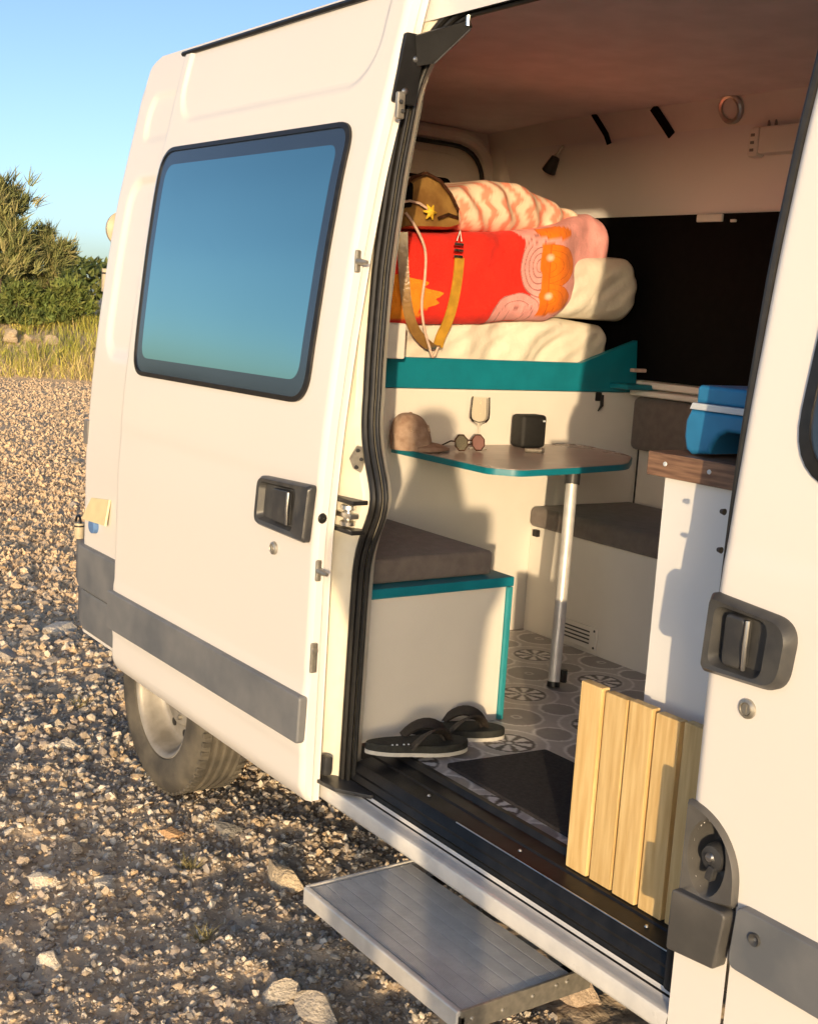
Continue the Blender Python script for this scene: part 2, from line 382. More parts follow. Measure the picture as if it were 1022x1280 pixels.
def skin_grid(x0, x1, z0, z1, nx, nz, off=0.0, rel=None):
    X, Z = np.meshgrid(np.linspace(x0, x1, nx), np.linspace(z0, z1, nz), indexing='ij')
    Y = Yo(Z)+off
    if rel is not None: Y = Y+rel(X, Z)
    return np.stack([X, Y, Z], -1)
def cut_grid(mb, P, test):
    nu, nv = P.shape[:2]; o = len(mb.v); mb.v += [tuple(p) for p in P.reshape(-1, 3).tolist()]
    for i in range(nu-1):
        for j in range(nv-1):
            c = (P[i, j]+P[i+1, j]+P[i, j+1]+P[i+1, j+1])/4
            if not test(c[0], c[2]): mb.f.append((o+i*nv+j, o+(i+1)*nv+j, o+(i+1)*nv+j+1, o+i*nv+j+1))
    return mb
def in_filler(x, z): return ((x+1.343)/0.044)**2+((z-0.790)/0.068)**2 < 1
def loft_rings(mb, rings, base, cap=True, flat=False, n_in=6):
    """rings: list of (poly[(x,z)], proud) laid on the skin; last one is filled"""
    def pt(p, o): return (p[0], float(Yo(p[1]))+base-o, p[1])
    n = len(rings[0][0]); vs = []; fs = []
    for poly, o in rings: vs += [pt(p, o) for p in poly]
    for k in range(len(rings)-1):
        for i in range(n): fs.append((k*n+i, k*n+(i+1) % n, (k+1)*n+(i+1) % n, (k+1)*n+i))
    if cap:
        poly, o = rings[-1]; c = np.mean(np.array(poly), 0); b0 = (len(rings)-1)*n
        for k in range(1, n_in):
            t = 1-k/n_in; vs += [pt(c+(np.array(p)-c)*t, o) for p in poly]; b1 = len(vs)-n
            for i in range(n): fs.append((b0+i, b0+(i+1) % n, b1+(i+1) % n, b1+i))
            b0 = b1
        vs.append(pt(c, o)); ci = len(vs)-1
        for i in range(n): fs.append((b0+i, b0+(i+1) % n, ci))
    mb.add(vs, fs); return mb
def inset(pts, d):
    p = np.array(pts, float); c = p.mean(0); out = []
    n = len(p)
    for i in range(n):
        a = p[i]-p[i-1]; b = p[(i+1) % n]-p[i]; a /= np.linalg.norm(a); b /= np.linalg.norm(b)
        na = np.array([-a[1], a[0]]); nb = np.array([-b[1], b[0]])
        if na.dot(c-p[i]) < 0: na = -na
        if nb.dot(c-p[i]) < 0: nb = -nb
        m = na+nb; m /= max(1e-6, m.dot(na)); out.append(tuple(p[i]+m*d))
    return out
def sd_rbox(x, z, x0, x1, z0, z1, r):
    qx = np.abs(x-(x0+x1)/2)-((x1-x0)/2-r); qz = np.abs(z-(z0+z1)/2)-((z1-z0)/2-r)
    return np.hypot(np.maximum(qx, 0), np.maximum(qz, 0))+np.minimum(np.maximum(qx, qz), 0)-r

# ---- sliding door
DX0, DX1, DZ0, DZ1 = -3.955, -2.629, 0.420, 2.500
def door_rel(x, z):
    r = 0.009*(1-sstep(-0.016, 0.0, sd_rbox(x, z, -3.90, -2.715, 2.265, 2.80, 0.13)))
    r = r+0.0035*(1-sstep(-0.05, 0.0, z-1.285+0.0*x))*sstep(-0.9, -0.1, z-1.285)
    r = r+0.022*np.clip((0.475-z)/0.055, 0, 1)**2
    r = r+0.010*np.clip((x+2.650)/0.021, 0, 1)**2+0.010*np.clip((-3.935-x)/0.02, 0, 1)**2
    r = r-0.0035*(1-sstep(0.0, 0.03, np.abs(z-0.640)-0.075))
    return r+0.0012*vnoise(x*2.1, z*2.3, 31)
mb = MB(); PF = skin_grid(DX0, DX1, DZ0, DZ1, 190, 230, DO, door_rel); mb.grid(PF)
PB = skin_grid(DX0, DX1, DZ0, DZ1, 2, 60, -0.016)
mb.grid(PB[:, ::-1])
def strip(mb, A, B): mb.grid(np.stack([A, B], 0))
zz = np.linspace(DZ0, DZ1, 120)
fr = np.stack([np.full_like(zz, DX1), Yo(zz)+DO+door_rel(np.full_like(zz, DX1), zz), zz], -1)
f2 = np.stack([np.full_like(zz, DX1+0.004), Yo(zz)-0.040, zz], -1)
f3 = np.stack([np.full_like(zz, DX1-0.006), Yo(zz)-0.036, zz], -1)
f4 = np.stack([np.full_like(zz, DX1-0.003), Yo(zz)-0.016, zz], -1)
mb.grid(np.stack([fr, f2, f3, f4], 0))
rr = np.stack([np.full_like(zz, DX0), Yo(zz)+DO+door_rel(np.full_like(zz, DX0), zz), zz], -1)
r2 = np.stack([np.full_like(zz, DX0), Yo(zz)-0.016, zz], -1); strip(mb, rr, r2)
xx = np.linspace(DX0, DX1, 60)
for zc in (DZ0, DZ1):
    a = np.stack([xx, Yo(zc)+DO+door_rel(xx, np.full_like(xx, zc)), np.full_like(xx, zc)], -1); b = a.copy(); b[:, 1] = Yo(zc)-0.016; strip(mb, a, b)
sdoor = build(mb, 'sliding_door', 'paint', van, 40)
tag(sdoor, 'white sliding side door with wide tinted window, slid back over the rear wheel')

def win_parts(parent, corners, rad, base, glassmat, edge=0.045, rub=0.014):
    o = roundpoly(corners, rad, 8, 16); i1 = roundpoly(inset(corners, rub), [max(0.01, q-rub) for q in rad], 8, 16)
    i2 = roundpoly(inset(corners, edge), [max(0.01, q-edge*0.6) for q in rad], 8, 16)
    build(loft_rings(MB(), [(o, 0.0), (o, 0.007), (i1, 0.010), (i1, 0.004)], base, cap=False), 'window_rubber', 'rubber', parent, 50)
    build(loft_rings(MB(), [(i1, 0.0052), (i2, 0.0052)], base, cap=False), 'window_border', 'glass_edge', parent, 50)
    build(loft_rings(MB(), [(i2, 0.0052)], base, cap=True), 'window_glass', glassmat, parent, 60)
win_parts(sdoor, [(-3.872, 1.449), (-2.737, 1.458), (-2.744, 2.180), (-3.925, 2.190)], [.085, .085, .075, .085], DO, 'mirror_glass', 0.058)

mb = MB(); mb.prism(roundpoly([(-3.953, 0.568), (-2.634, 0.583), (-2.630, 0.712), (-3.953, 0.702)], [.008, .012, .012, .008], 3), 'y', DO+0.004, DO-0.020, 0.010, 3)
build(mb, 'rub_strip', 'grey_plastic', sdoor, 40)
hp = [(-2.925, 1.118), (-2.652, 1.112), (-2.645, 1.262), (-2.925, 1.250)]
ro = roundpoly(hp, [.03, .012, .012, .03]); r1 = roundpoly(inset(hp, .006), [.026, .01, .01, .026])
dish = [(-2.908, 1.134), (-2.715, 1.130), (-2.712, 1.243), (-2.908, 1.236)]
rd = roundpoly(dish, [.02, .02, .02, .02]); rd2 = roundpoly(inset(dish, .008), .015)
build(loft_rings(MB(), [(ro, 0.0), (ro, 0.014), (r1, 0.022), (rd, 0.020), (rd2, 0.0035)], DO), 'handle_housing', 'dark_plastic', sdoor, 40)
mb = MB(); mb.prism(roundpoly([(-2.835, 1.142), (-2.750, 1.141), (-2.748, 1.232), (-2.835, 1.228)], .012), 'y', DO-0.003, DO-0.014, 0.004)
build(mb, 'handle_lever', 'dark_plastic', sdoor, 40)
mb = MB(); mb.tube([(-2.742, DO-0.019, 1.145), (-2.737, DO-0.023, 1.187), (-2.740, DO-0.019, 1.230)], 0.0045, 8)
build(mb, 'handle_grip', 'steel', sdoor)
def keylock(parent, x, z, base, r=0.017):
    y = float(Yo(z))+base
    mb = MB(); mb.lathe([(0.0005, -0.006), (r*0.55, -0.006), (r*0.62, -0.004), (r*0.7, -0.007), (r, -0.004), (r*1.05, 0.002)], (x, y, z), 'y', 24)
    mb.box(x-0.0015, x+0.0015, y-0.0068, y-0.005, z-0.006, z+0.006)
    build(mb, 'key_lock', 'zinc', parent, 40)
keylock(sdoor, -2.837, 1.064, DO)
# pins, latch and fittings on the leading edge of the sliding door
def pin(parent, z, name='guide_pin'):
    y = float(Yo(z))
    mb = MB(); mb.box(DX1-0.003, DX1+0.006, y-0.063, y-0.047, z-0.028, z+0.028, 0.004)
    mb.tube([(DX1+0.004, y-0.055, z), (DX1+0.030, y-0.055, z-0.002), (DX1+0.045, y-0.055, z-0.002)], [0.009, 0.007, 0.0045], 10)
    build(mb, name, 'zinc', parent)
pin(sdoor, 1.825); pin(sdoor, 1.045)
mb = MB(); mb.box(DX1-0.002, DX1+0.007, -0.066, -0.046, 0.775, 0.855, 0.004); mb.lathe([(0.001, 0.010), (0.008, 0.010), (0.009, 0.004)], (DX1, -0.056, 0.835), 'x', 12)
build(mb, 'latch', 'zinc', sdoor)
mb = MB(); mb.lathe([(0.0005, 0.006), (0.010, 0.005), (0.014, 0.001)], (DX1, -0.050, 1.18), 'x', 14); build(mb, 'rubber_plug', 'rubber', sdoor)

# upper roller arm reaching from the door head into the roof rail
ya = float(Yo(2.30))
mb = MB(); mb.prism(roundpoly([(ya-0.075, 2.215), (ya-0.005, 2.215), (ya+0.012, 2.36), (ya-0.01, 2.385), (ya-0.045, 2.385)], .008, 3), 'x', DX1-0.002, DX1+0.010, 0.002)
arm = build(mb, 'roller_arm', 'black_metal', van)
mb = MB(); A = XP(528, 50, -2.60); 
q0 = [XP(519, 45, -2.615), XP(585, 26, -2.50), XP(588, 36, -2.50), XP(543, 79, -2.60), XP(521, 83, -2.615)]
vs = [tuple(p) for p in q0]+[(p[0]-0.004, p[1]+0.008, p[2]+0.006) for p in q0]; n = 5
mb.add(vs, [tuple(range(n)), tuple(range(2*n-1, n-1, -1))]+[(i, (i+1) % n, n+(i+1) % n, n+i) for i in range(n)])
build(mb, 'arm_plate', 'black_metal', arm, 20)
mb = MB(); mb.tube([q0[2], q0[3]], 0.0025, 6); mb.tube([q0[1]+np.array([0, 0, -0.012]), q0[1]+np.array([0, 0, 0.012])], 0.007, 10); build(mb, 'arm_edge', 'steel', arm)
for z in (2.245, 2.325):
    mb = MB(); mb.lathe([(0.0005, 0.016), (0.006, 0.015), (0.009, 0.010)], (DX1, ya-0.040+(z-2.245)*0.35, z), 'x', 12); build(mb, 'bolt', 'steel', arm)

# ---- fixed body side behind the door with rounded rear corner
def quarter_rel(x, z):
    d = sd_rbox(x, z, -4.335, -3.0, 1.475, 2.125, 0.10)
    r = 0.013*(1-sstep(-0.035, 0.0, d))
    d2 = sd_rbox(x, z, -4.33, -3.0, 2.24, 2.42, 0.07)
    r = r+0.010*(1-sstep(-0.025, 0.0, d2))
    return r
def rear_x(z): t = np.clip((np.asarray(z, float)-2.40)/0.165, 0, 0.985); return -4.405+0.17*(1-np.sqrt(1-t*t))
zq = np.linspace(0.43, 2.56, 150); path = [(x, 0.0) for x in np.linspace(-2.668, -4.405, 150)]
for k in range(1, 19):
    a = math.pi/2*k/18; path.append((-4.405-0.06*math.sin(a), 0.06*(1-math.cos(a))))
P = np.zeros((len(path), len(zq), 3))
for i, (px_, oy) in enumerate(path):
    P[i, :, 0] = np.maximum(px_, rear_x(zq)-0.06+(px_+4.465 if px_ < -4.405 else 0.0)); P[i, :, 1] = Yo(zq)+oy+(quarter_rel(np.full_like(zq, px_), zq) if oy == 0 else 0); P[i, :, 2] = zq
mb = MB(); mb.grid(P)
side = build(mb, 'side_panel', 'paint', van, 50)
mb = MB(); zz2 = np.linspace(0.43, 2.56, 60)
Pr = np.zeros((6, 60, 3))
for i, t in enumerate(np.linspace(0, 1, 6)):
    Pr[i, :, 0] = rear_x(zz2)-0.06; Pr[i, :, 1] = (Yo(zz2)+0.06)*(1-t)+(1.99-Yo(zz2)-0.06)*t; Pr[i, :, 2] = zz2
mb.grid(Pr); build(mb, 'rear_door', 'paint', van, 50)
mb = MB(); Pf = skin_grid(-4.44, 0.2, 0.43, 2.56, 12, 60); Pf[..., 1] = 1.99-Pf[..., 1]; mb.grid(Pf); build(mb, 'far_side_panel', 'paint', van, 50)
# roof
us = np.linspace(0, 1, 40); xr = np.linspace(-4.295, -0.5, 50)
P = np.zeros((50, 40, 3))
for i, x in enumerate(xr):
    yy = 0.222+us*(1.99-0.444); k = np.abs(us*2-1)
    P[i, :, 0] = x+0.10*(1-k**2)*(-0.0); P[i, :, 1] = yy; P[i, :, 2] = 2.555+0.075*(1-k**3.5)*sstep(-4.295, -4.05, x)
mb = MB(); mb.grid(P); build(mb, 'roof', 'paint', van, 60)
mb = MB(); mb.tube([(-3.975, 0.140, 2.507), (-3.2, 0.139, 2.508), (-2.64, 0.139, 2.508)], 0.0085, 6)
build(mb, 'gutter_trim', 'black_trim', van)
# header above the opening
mb = MB(); mb.grid(skin_grid(-2.74, -1.05, 2.425, 2.56, 30, 8, 0.001)); build(mb, 'header_panel', 'paint', van)

# ---- door opening: jamb and seals
OT = 2.418
def lean(z): return float(np.interp(z, [0.4, 1.5, 1.82, 2.08, 2.29, 2.5], [0, 0, .034, .056, .074, .09]))
def seal_dy(z): return np.interp(z, [0.4, 1.0, 1.53, 1.8], [.060, .060, .038, .030])
def open_path():
    pts = []; r = 0.17; cz = OT-r
    def left(z): return -2.576+0.072*math.exp(-((z-1.235)/0.125)**2)+0.006*math.exp(-((z-1.0)/0.3)**2)-lean(z)
    for z in np.linspace(0.475, cz, 70): pts.append((left(z), z))
    cx = left(cz)+r
    for k in range(1, 13):
        a = math.pi-math.pi/2*k/12; pts.append((cx+r*math.cos(a), cz+r*math.sin(a)))
    for x in np.linspace(cx+0.05, -1.53, 14): pts.append((x, OT))
    for k in range(1, 9):
        a = math.pi/2-math.pi/2*k/8; pts.append((-1.52+0.12*math.cos(a), OT-0.12+0.12*math.sin(a)))
    for z in np.linspace(OT-0.16, 0.475, 40): pts.append((-1.40, z))
    return pts
def off_path(d):
    b = np.array(open_path()); out = []
    for i in range(len(b)):
        t = b[min(i+1, len(b)-1)]-b[max(i-1, 0)]; t /= np.linalg.norm(t)+1e-9; nrm = np.array([-t[1], t[0]])
        out.append(b[i]+nrm*d)
    return np.array(out)
lv = []
for d, dy in ((0.100, None), (0.066, -0.030), (0.058, -0.022), (0.046, -0.018), (0.014, 0.002), (0.060, 0.055)):
    o_ = off_path(d)
    if d > 0.08: o_[:, 0] = np.where(o_[:, 0] < -2.45, np.minimum(o_[:, 0], -2.668), o_[:, 0])
    o_[:, 0] = np.where((o_[:, 0] > -1.5), np.minimum(o_[:, 0], -1.385), o_[:, 0])
    yy = Yo(o_[:, 1])+(0.003 if dy is None else np.maximum(0.004+0.1*max(0, 0.066-d), seal_dy(o_[:, 1])+dy))
    lv.append(np.stack([o_[:, 0], yy, o_[:, 1]], -1))
mb = MB(); mb.grid(np.stack(lv, 0)); build(mb, 'door_jamb', 'paint_jamb', van, 30)
for d, dy, rad in ((0.034, -0.019, 0.0095), (0.0185, -0.010, 0.0078), (0.0065, 0.0, 0.0066)):
    o_ = off_path(d); o_[:, 0] = np.where(o_[:, 0] > -1.5, np.minimum(o_[:, 0], -1.404-rad*0.2), o_[:, 0])
    pth = [(p[0], float(Yo(p[1])+seal_dy(p[1]))+dy, p[1]) for p in o_]
    mb = MB(); mb.tube(pth, rad, 8); build(mb, 'door_seal', 'rubber', van)
# fittings on the jamb
def jambpt(z, d=0.028): 
    return (-2.576+0.072*math.exp(-((z-1.235)/0.125)**2)-d, float(Yo(z))+0.045)
mb = MB(); Pp = [XP(437, 572, -2.603), XP(446, 557, -2.601), XP(459, 560, -2.597), XP(458, 584, -2.597), XP(452, 591, -2.599), XP(442, 585, -2.602)]
n = 6; vs = [tuple(p+np.array([0.010, -0.008, 0])) for p in Pp]+[tuple(p-np.array([0.006, -0.006, 0])) for p in Pp]
mb.add(vs, [tuple(range(n)), tuple(range(2*n-1, n-1, -1))]+[(i, (i+1) % n, n+(i+1) % n, n+i) for i in range(n)])
plate = build(mb, 'striker_plate', 'zinc', van, 20)
for p in ((449, 563), (453, 574), (447, 584)):
    c = XP(*p, -2.5905); mb = MB(); mb.lathe([(0.0004, 0.006), (0.004, 0.006), (0.0055, 0.0)], c+np.array([0, -0.005, 0]), 'x', 10); build(mb, 'screw', 'dark_plastic', plate)
mb = MB(); c = XP(502, 131, -2.60); mb.box(c[0]-0.006, c[0]+0.008, c[1]-0.018, c[1]+0.006, c[2]-0.035, c[2]+0.03, 0.005); build(mb, 'striker_plate', 'zinc', van)
for p in ((501, 127), (503, 139)):
    c = XP(*p, -2.590); mb = MB(); mb.lathe([(0.0004, 0.005), (0.004, 0.005), (0.0055, 0.0)], c, 'x', 10); build(mb, 'screw', 'dark_plastic', plate)
# mid-height roller rail in its pocket
mb = MB()
c0 = XP(417, 637, -2.66)
mb.box(-2.665, -2.555, -0.008, 0.070, 1.146, 1.158, 0.003); mb.box(-2.665, -2.555, -0.008, 0.070, 1.222, 1.234, 0.003)
mb.box(-2.668, -2.60, 0.045, 0.062, 1.15, 1.23)
rail = build(mb, 'roller_rail', 'black_metal', van)
mb = MB(); mb.lathe([(0.0005, -0.026), (0.020, -0.026), (0.021, -0.016), (0.012, -0.012), (0.012, 0.012), (0.021, 0.016), (0.020, 0.026), (0.0005, 0.026)], (-2.605, 0.012, 1.190), 'z', 18)
build(mb, 'roller', 'steel', rail)
mb = MB(); mb.box(-2.66, -2.575, -0.002, 0.026, 1.183, 1.197, 0.003); build(mb, 'roller_bracket', 'steel', rail)
# rubber buffer at the foot of the jamb and the lower guide plate
mb = MB(); c = XP(406, 955, -2.64); mb.box(c[0]-0.012, c[0]+0.02, c[1]-0.012, c[1]+0.014, c[2]-0.028, c[2]+0.026, 0.008); build(mb, 'rubber_buffer', 'dark_plastic', van)
mb = MB(); mb.prism(roundpoly([(-2.69, -0.030), (-2.56, -0.012), (-2.47, 0.05), (-2.50, 0.075), (-2.69, 0.06)], .012, 3), 'z', 0.468, 0.478, 0.003); build(mb, 'lower_guide_arm', 'dark_plastic', van)
for p in ((905, 640), (901, 688)):
    c = XP(*p, -1.412); mb = MB(); mb.lathe([(0.0004, -0.009), (0.004, -0.008), (0.006, 0.0)], c, 'x', 12); build(mb, 'bump_stop', 'rubber', van)

# ---- sill and entrance step trim
def extrude_x(mb, prof, x0, x1, nx=2):
    P = np.zeros((nx, len(prof), 3))
    for i, x in enumerate(np.linspace(x0, x1, nx)):
        for j, (y, z) in enumerate(prof): P[i, j] = (x, y, z)
    mb.grid(P); return mb
mb = MB(); extrude_x(mb, [(0.14, 0.405), (0.012, 0.410), (0.002, 0.416), (-0.001, 0.424), (-0.001, 0.448), (0.003, 0.456), (0.012, 0.459), (0.030, 0.458), (0.044, 0.462), (0.05, 0.47)], -2.74, -1.402, 24)
build(mb, 'sill', 'sill_paint', van, 40)
mb = MB(); extrude_x(mb, [(0.040, 0.4615), (0.052, 0.466), (0.056, 0.478), (0.052, 0.486), (0.060, 0.500), (0.058, 0.508), (0.066, 0.522), (0.071, 0.528), (0.082, 0.5305), (0.116, 0.534), (0.120, 0.5385), (0.160, 0.541), (0.168, 0.5545), (0.180, 0.5555)], -2.585, -1.418, 30)
trim = build(mb, 'step_trim', 'black_trim', van, 30)
mb = MB(); mb.prism(roundpoly([(-1.47, 0.044), (-1.405, 0.044), (-1.405, 0.16), (-1.44, 0.16)], [.02, .004, .004, .004], 4), 'z', 0.47, 0.566, 0.012); build(mb, 'trim_end', 'black_trim', trim)
mb = MB(); mb.tube([(-2.15, 0.0695, 0.5285), (-1.43, 0.0695, 0.5285)], 0.0016, 6); build(mb, 'trim_edge', 'steel', trim)
for x, y, z in ((-2.30, 0.098, 0.533), (-1.95, 0.098, 0.533), (-1.56, 0.098, 0.5335), (-1.475, 0.082, 0.531), (-1.45, 0.10, 0.533)):
    mb = MB(); mb.lathe([(0.0004, 0.004), (0.003, 0.0035), (0.0048, 0.0)], (x, y, z), 'z', 10); build(mb, 'screw', 'steel', trim)
# floor pan below, dark
mb = MB(); mb.box(-4.40, 0.1, 0.34, 1.90, 0.36, 0.404); build(mb, 'underbody', 'black_metal', van)

# ---- folding entry step
st = MB()
SX0, SX1, SY0, SY1, SZ = -2.362, -1.752, -0.205, 0.100, 0.335
st.box(SX0, SX1, SY0+0.004, SY1, SZ-0.034, SZ-0.006, 0.003)
step = build(st, 'entry_step', 'aluminium', van)
tag(step, 'ribbed aluminium fold-out entry step below the sill')
nb = 8; bw = (SY1-SY0-0.014)/nb
for k in range(nb):
    y0 = SY0+0.010+k*bw; prof = [(y0+0.0005, SZ-0.006)]
    nr = 8
    for j in range(nr):
        a = y0+0.0015+(bw-0.003)*j/nr; d = (bw-0.003)/nr
        prof += [(a, SZ-0.0042), (a+d*0.22, SZ), (a+d*0.60, SZ), (a+d*0.82, SZ-0.0042)]
    prof.append((y0+bw-0.0005, SZ-0.006))
    mb = MB(); extrude_x(mb, prof, SX0+0.012, SX1-0.004, 2); build(mb, 'tread_strip', 'aluminium', step, 20)
mb = MB(); mb.box(SX0, SX1, SY0-0.008, SY0+0.008, SZ-0.040, SZ+0.002, 0.004, 3); build(mb, 'front_lip', 'aluminium', step)
for x in (SX0, SX1):
    mb = MB(); mb.box(x-0.004, x+0.004, SY0, SY1+0.05, SZ-0.046, SZ+0.003, 0.0015); ec = build(mb, 'end_plate', 'zinc' if x == SX1 else 'aluminium', step)
for y, z in ((SY0+0.03, SZ-0.02), (SY0+0.11, SZ-0.026), (SY0+0.19, SZ-0.018), (SY1-0.02, SZ-0.012), (SY1-0.05, SZ-0.012)):
    mb = MB(); mb.lathe([(0.0004, 0.004), (0.0045, 0.003), (0.006, 0.0)], (SX1+0.004, y, z), 'x', 10); build(mb, 'rivet', 'zinc', step)
mb = MB(); mb.box(SX1-0.004, SX1+0.004, SY0-0.004, SY0+0.012, SZ-0.036, SZ-0.008, 0.003); build(mb, 'end_cap', 'rubber', step)
for x in (SX0+0.06, SX1-0.06):
    mb = MB(); mb.box(x-0.015, x+0.015, SY1-0.06, SY1+0.25, SZ-0.045, SZ-0.030); mb.box(x-0.015, x+0.015, SY1+0.20, SY1+0.25, SZ-0.04, 0.41); build(mb, 'step_arm', 'black_metal', step)

# ---- front door, pillar foot, filler housing
def fdoor_rel(x, z):
    r = 0.008*np.clip((-1.378-x)/0.018, 0, 1)**2
    r = r-0.003*(1-sstep(0.0, 0.05, np.abs(z-1.285)-0.02))
    return r+0.001*vnoise(x*2.1+9, z*2.3, 33)
mb = MB(); cut_grid(mb, skin_grid(-1.3955, -0.30, 0.742, 2.36, 170, 200, 0, fdoor_rel), in_filler); mb.grid(skin_grid(-1.2755, -0.30, 0.44, 0.742, 60, 24, 0, None))
zz3 = np.linspace(0.742, 2.36, 80)
e0 = np.stack([np.full_like(zz3, -1.3955), Yo(zz3)+fdoor_rel(np.full_like(zz3, -1.3955), zz3), zz3], -1); e1 = e0.copy(); e1[:, 1] += 0.035; e1[:, 0] -= 0.004
mb.grid(np.stack([e0, e1], 0))
fdoor = build(mb, 'front_door', 'paint', van, 40); tag(fdoor, 'white cab door with black pull handle beside the opening')
mb = MB(); cut_grid(mb, skin_grid(-1.402, -1.2835, 0.405, 0.745, 20, 50, 0.0015), in_filler); build(mb, 'pillar_foot', 'paint', van, 40)
mb = MB(); Pg = [(-1.285, 1.475), (-0.42, 1.42), (-0.62, 2.12), (-1.262, 2.16)]
win_parts(fdoor, Pg, [.12, .06, .08, .08], 0.0, 'cab_glass', 0.034, 0.022)
hp = [(-1.399, 1.122), (-1.222, 1.128), (-1.215, 1.250), (-1.399, 1.264)]
ro = roundpoly(hp, [.012, .045, .045, .012], 8); r1 = roundpoly(inset(hp, .009), [.010, .04, .04, .010], 8)
dish = [(-1.378, 1.140), (-1.264, 1.140), (-1.262, 1.240), (-1.378, 1.246)]
rd = roundpoly(dish, [.02, .025, .025, .02], 8); rd2 = roundpoly(inset(dish, .010), .015, 8)
build(loft_rings(MB(), [(ro, 0.0), (ro, 0.012), (r1, 0.026), (rd, 0.024), (rd2, 0.0025)], 0.0), 'handle_housing', 'dark_plastic', fdoor, 40)
mb = MB(); mb.prism(roundpoly([(-1.352, 1.146), (-1.308, 1.146), (-1.308, 1.236), (-1.352, 1.238)], .012), 'y', -0.001, -0.020, 0.006, 3); build(mb, 'handle_lever', 'dark_plastic', fdoor, 40)
mb = MB(); mb.tube([(-1.300, -0.022, 1.15), (-1.2965, -0.028, 1.19), (-1.300, -0.022, 1.235)], 0.004, 8); build(mb, 'handle_grip', 'steel', fdoor)
keylock(fdoor, -1.298, 1.080, 0.0)
mb = MB(); mb.prism(roundpoly([(-1.270, 0.627), (-0.32, 0.627), (-0.32, 0.742), (-1.262, 0.742)], [.018, .004, .004, .018], 4), 'y', 0.004, -0.018, 0.008, 3)
fs_ = build(mb, 'rub_strip', 'grey_plastic', fdoor, 40)
c = YP(942, 1175, -0.02); mb = MB(); mb.lathe([(0.0005, 0.004), (0.008, -0.002), (0.011, -0.003), (0.012, 0.003)], c, 'y', 18); build(mb, 'clip', 'dark_plastic', fdoor)
# filler housing
arc = [(-1.3975, 0.882)]
for k in range(1, 13):
    a = math.pi/2-math.pi/2*k/12; arc.append((-1.3975+0.123*math.cos(a), 0.762+0.120*math.sin(a)))
arc += [(-1.2735, 0.735), (-1.2735, 0.728), (-1.3975, 0.700)]
a_ = np.array(arc+[arc[0]]); cum = np.concatenate([[0], np.cumsum(np.linalg.norm(np.diff(a_, axis=0), axis=1))]); tt_ = np.linspace(0, cum[-1], 73)[:-1]
arc = list(zip(np.interp(tt_, cum, a_[:, 0]).tolist(), np.interp(tt_, cum, a_[:, 1]).tolist()))
def shrink(poly, d, c): 
    c = np.array(c); return [tuple(c+(np.array(p)-c)*(1-d)) for p in poly]
cc_ = (-1.343, 0.792)
el = []
nA = len(arc)
for p in arc:
    a = math.atan2(p[1]-cc_[1], p[0]-cc_[0]); el.append((cc_[0]+0.041*math.cos(a), cc_[1]+0.066*math.sin(a)))
def ell(s): return [(cc_[0]+(p[0]-cc_[0])*s, cc_[1]+(p[1]-cc_[1])*s) for p in el]
fh = build(loft_rings(MB(), [(arc, -0.002), (arc, 0.008), (shrink(arc, .06, cc_), 0.014), (ell(1.06), 0.011), (ell(0.98), -0.01), (ell(0.82), -0.045), (ell(0.7), -0.050)], 0.0), 'filler_housing', 'filler_plastic', van, 50)
mb = MB(); mb.prism(roundpoly([(-1.3985, 0.600), (-1.288, 0.612), (-1.274, 0.722), (-1.3985, 0.716)], [.006, .008, .012, .01], 4), 'y', 0.004, -0.030, 0.010, 3); build(mb, 'lower_block', 'filler_plastic', fh, 40)
mb = MB(); mb.lathe([(0.0005, -0.024), (0.008, -0.024), (0.010, -0.021), (0.022, -0.018), (0.026, -0.008), (0.027, 0.03)], (-1.336, 0.012, 0.794), 'y', 28); fc = build(mb, 'fuel_cap', 'dark_plastic', fh, 40)
mb = MB(); mb.prism(roundpoly([(-1.344, 0.756), (-1.328, 0.753), (-1.322, 0.780), (-1.336, 0.784)], .005), 'y', 0.00, -0.013, 0.003); build(mb, 'cap_grip', 'dark_plastic', fh)
mb = MB(); mb.lathe([(0.0005, -0.002), (0.007, -0.002), (0.009, 0.002)], (-1.336, -0.012, 0.797), 'y', 16); mb.box(-1.342, -1.330, -0.0155, -0.0135, 0.7955, 0.7985); build(mb, 'cap_lock', 'steel', fh)

# ---- cab front (outside the picture, closes the van)
prof = [(-0.30, 0.44), (1.05, 0.40), (1.12, 0.75), (1.0, 1.05), (0.45, 1.28), (-0.35, 2.36), (-0.30, 1.0)]
for y in (0.01, 1.98):
    mb = MB(); mb.prism([(-0.298, 0.44), (1.05, 0.40), (1.12, 0.75), (1.0, 1.05), (0.42, 1.26), (-0.298, 1.33)], 'y', y-0.008, y+0.008); build(mb, 'front_wing', 'paint', van)
mb = MB(); mb.add([(0.42, 0.03, 1.27), (0.42, 1.96, 1.27), (-0.40, 1.75, 2.45), (-0.40, 0.24, 2.45)], [(0, 1, 2, 3)]); build(mb, 'windscreen', 'cab_glass', van)
mb = MB(); mb.add([(0.42, 0.02, 1.268), (0.42, 1.97, 1.268), (1.0, 1.97, 1.05), (1.0, 0.02, 1.05), (1.12, 0.02, 0.75), (1.12, 1.97, 0.75), (1.05, 0.02, 0.40), (1.05, 1.97, 0.40)], [(0, 1, 2, 3), (3, 2, 5, 4), (4, 5, 7, 6)]); build(mb, 'bonnet', 'paint', van)
mb = MB(); mb.tube([(0.42, 0.02, 1.27), (-0.40, 0.22, 2.45)], 0.035, 6); mb.tube([(0.42, 1.97, 1.27), (-0.40, 1.77, 2.45)], 0.035, 6); mb.tube([(-0.40, 0.22, 2.47), (-0.40, 1.77, 2.47)], 0.04, 6); build(mb, 'windscreen_frame', 'paint', van)
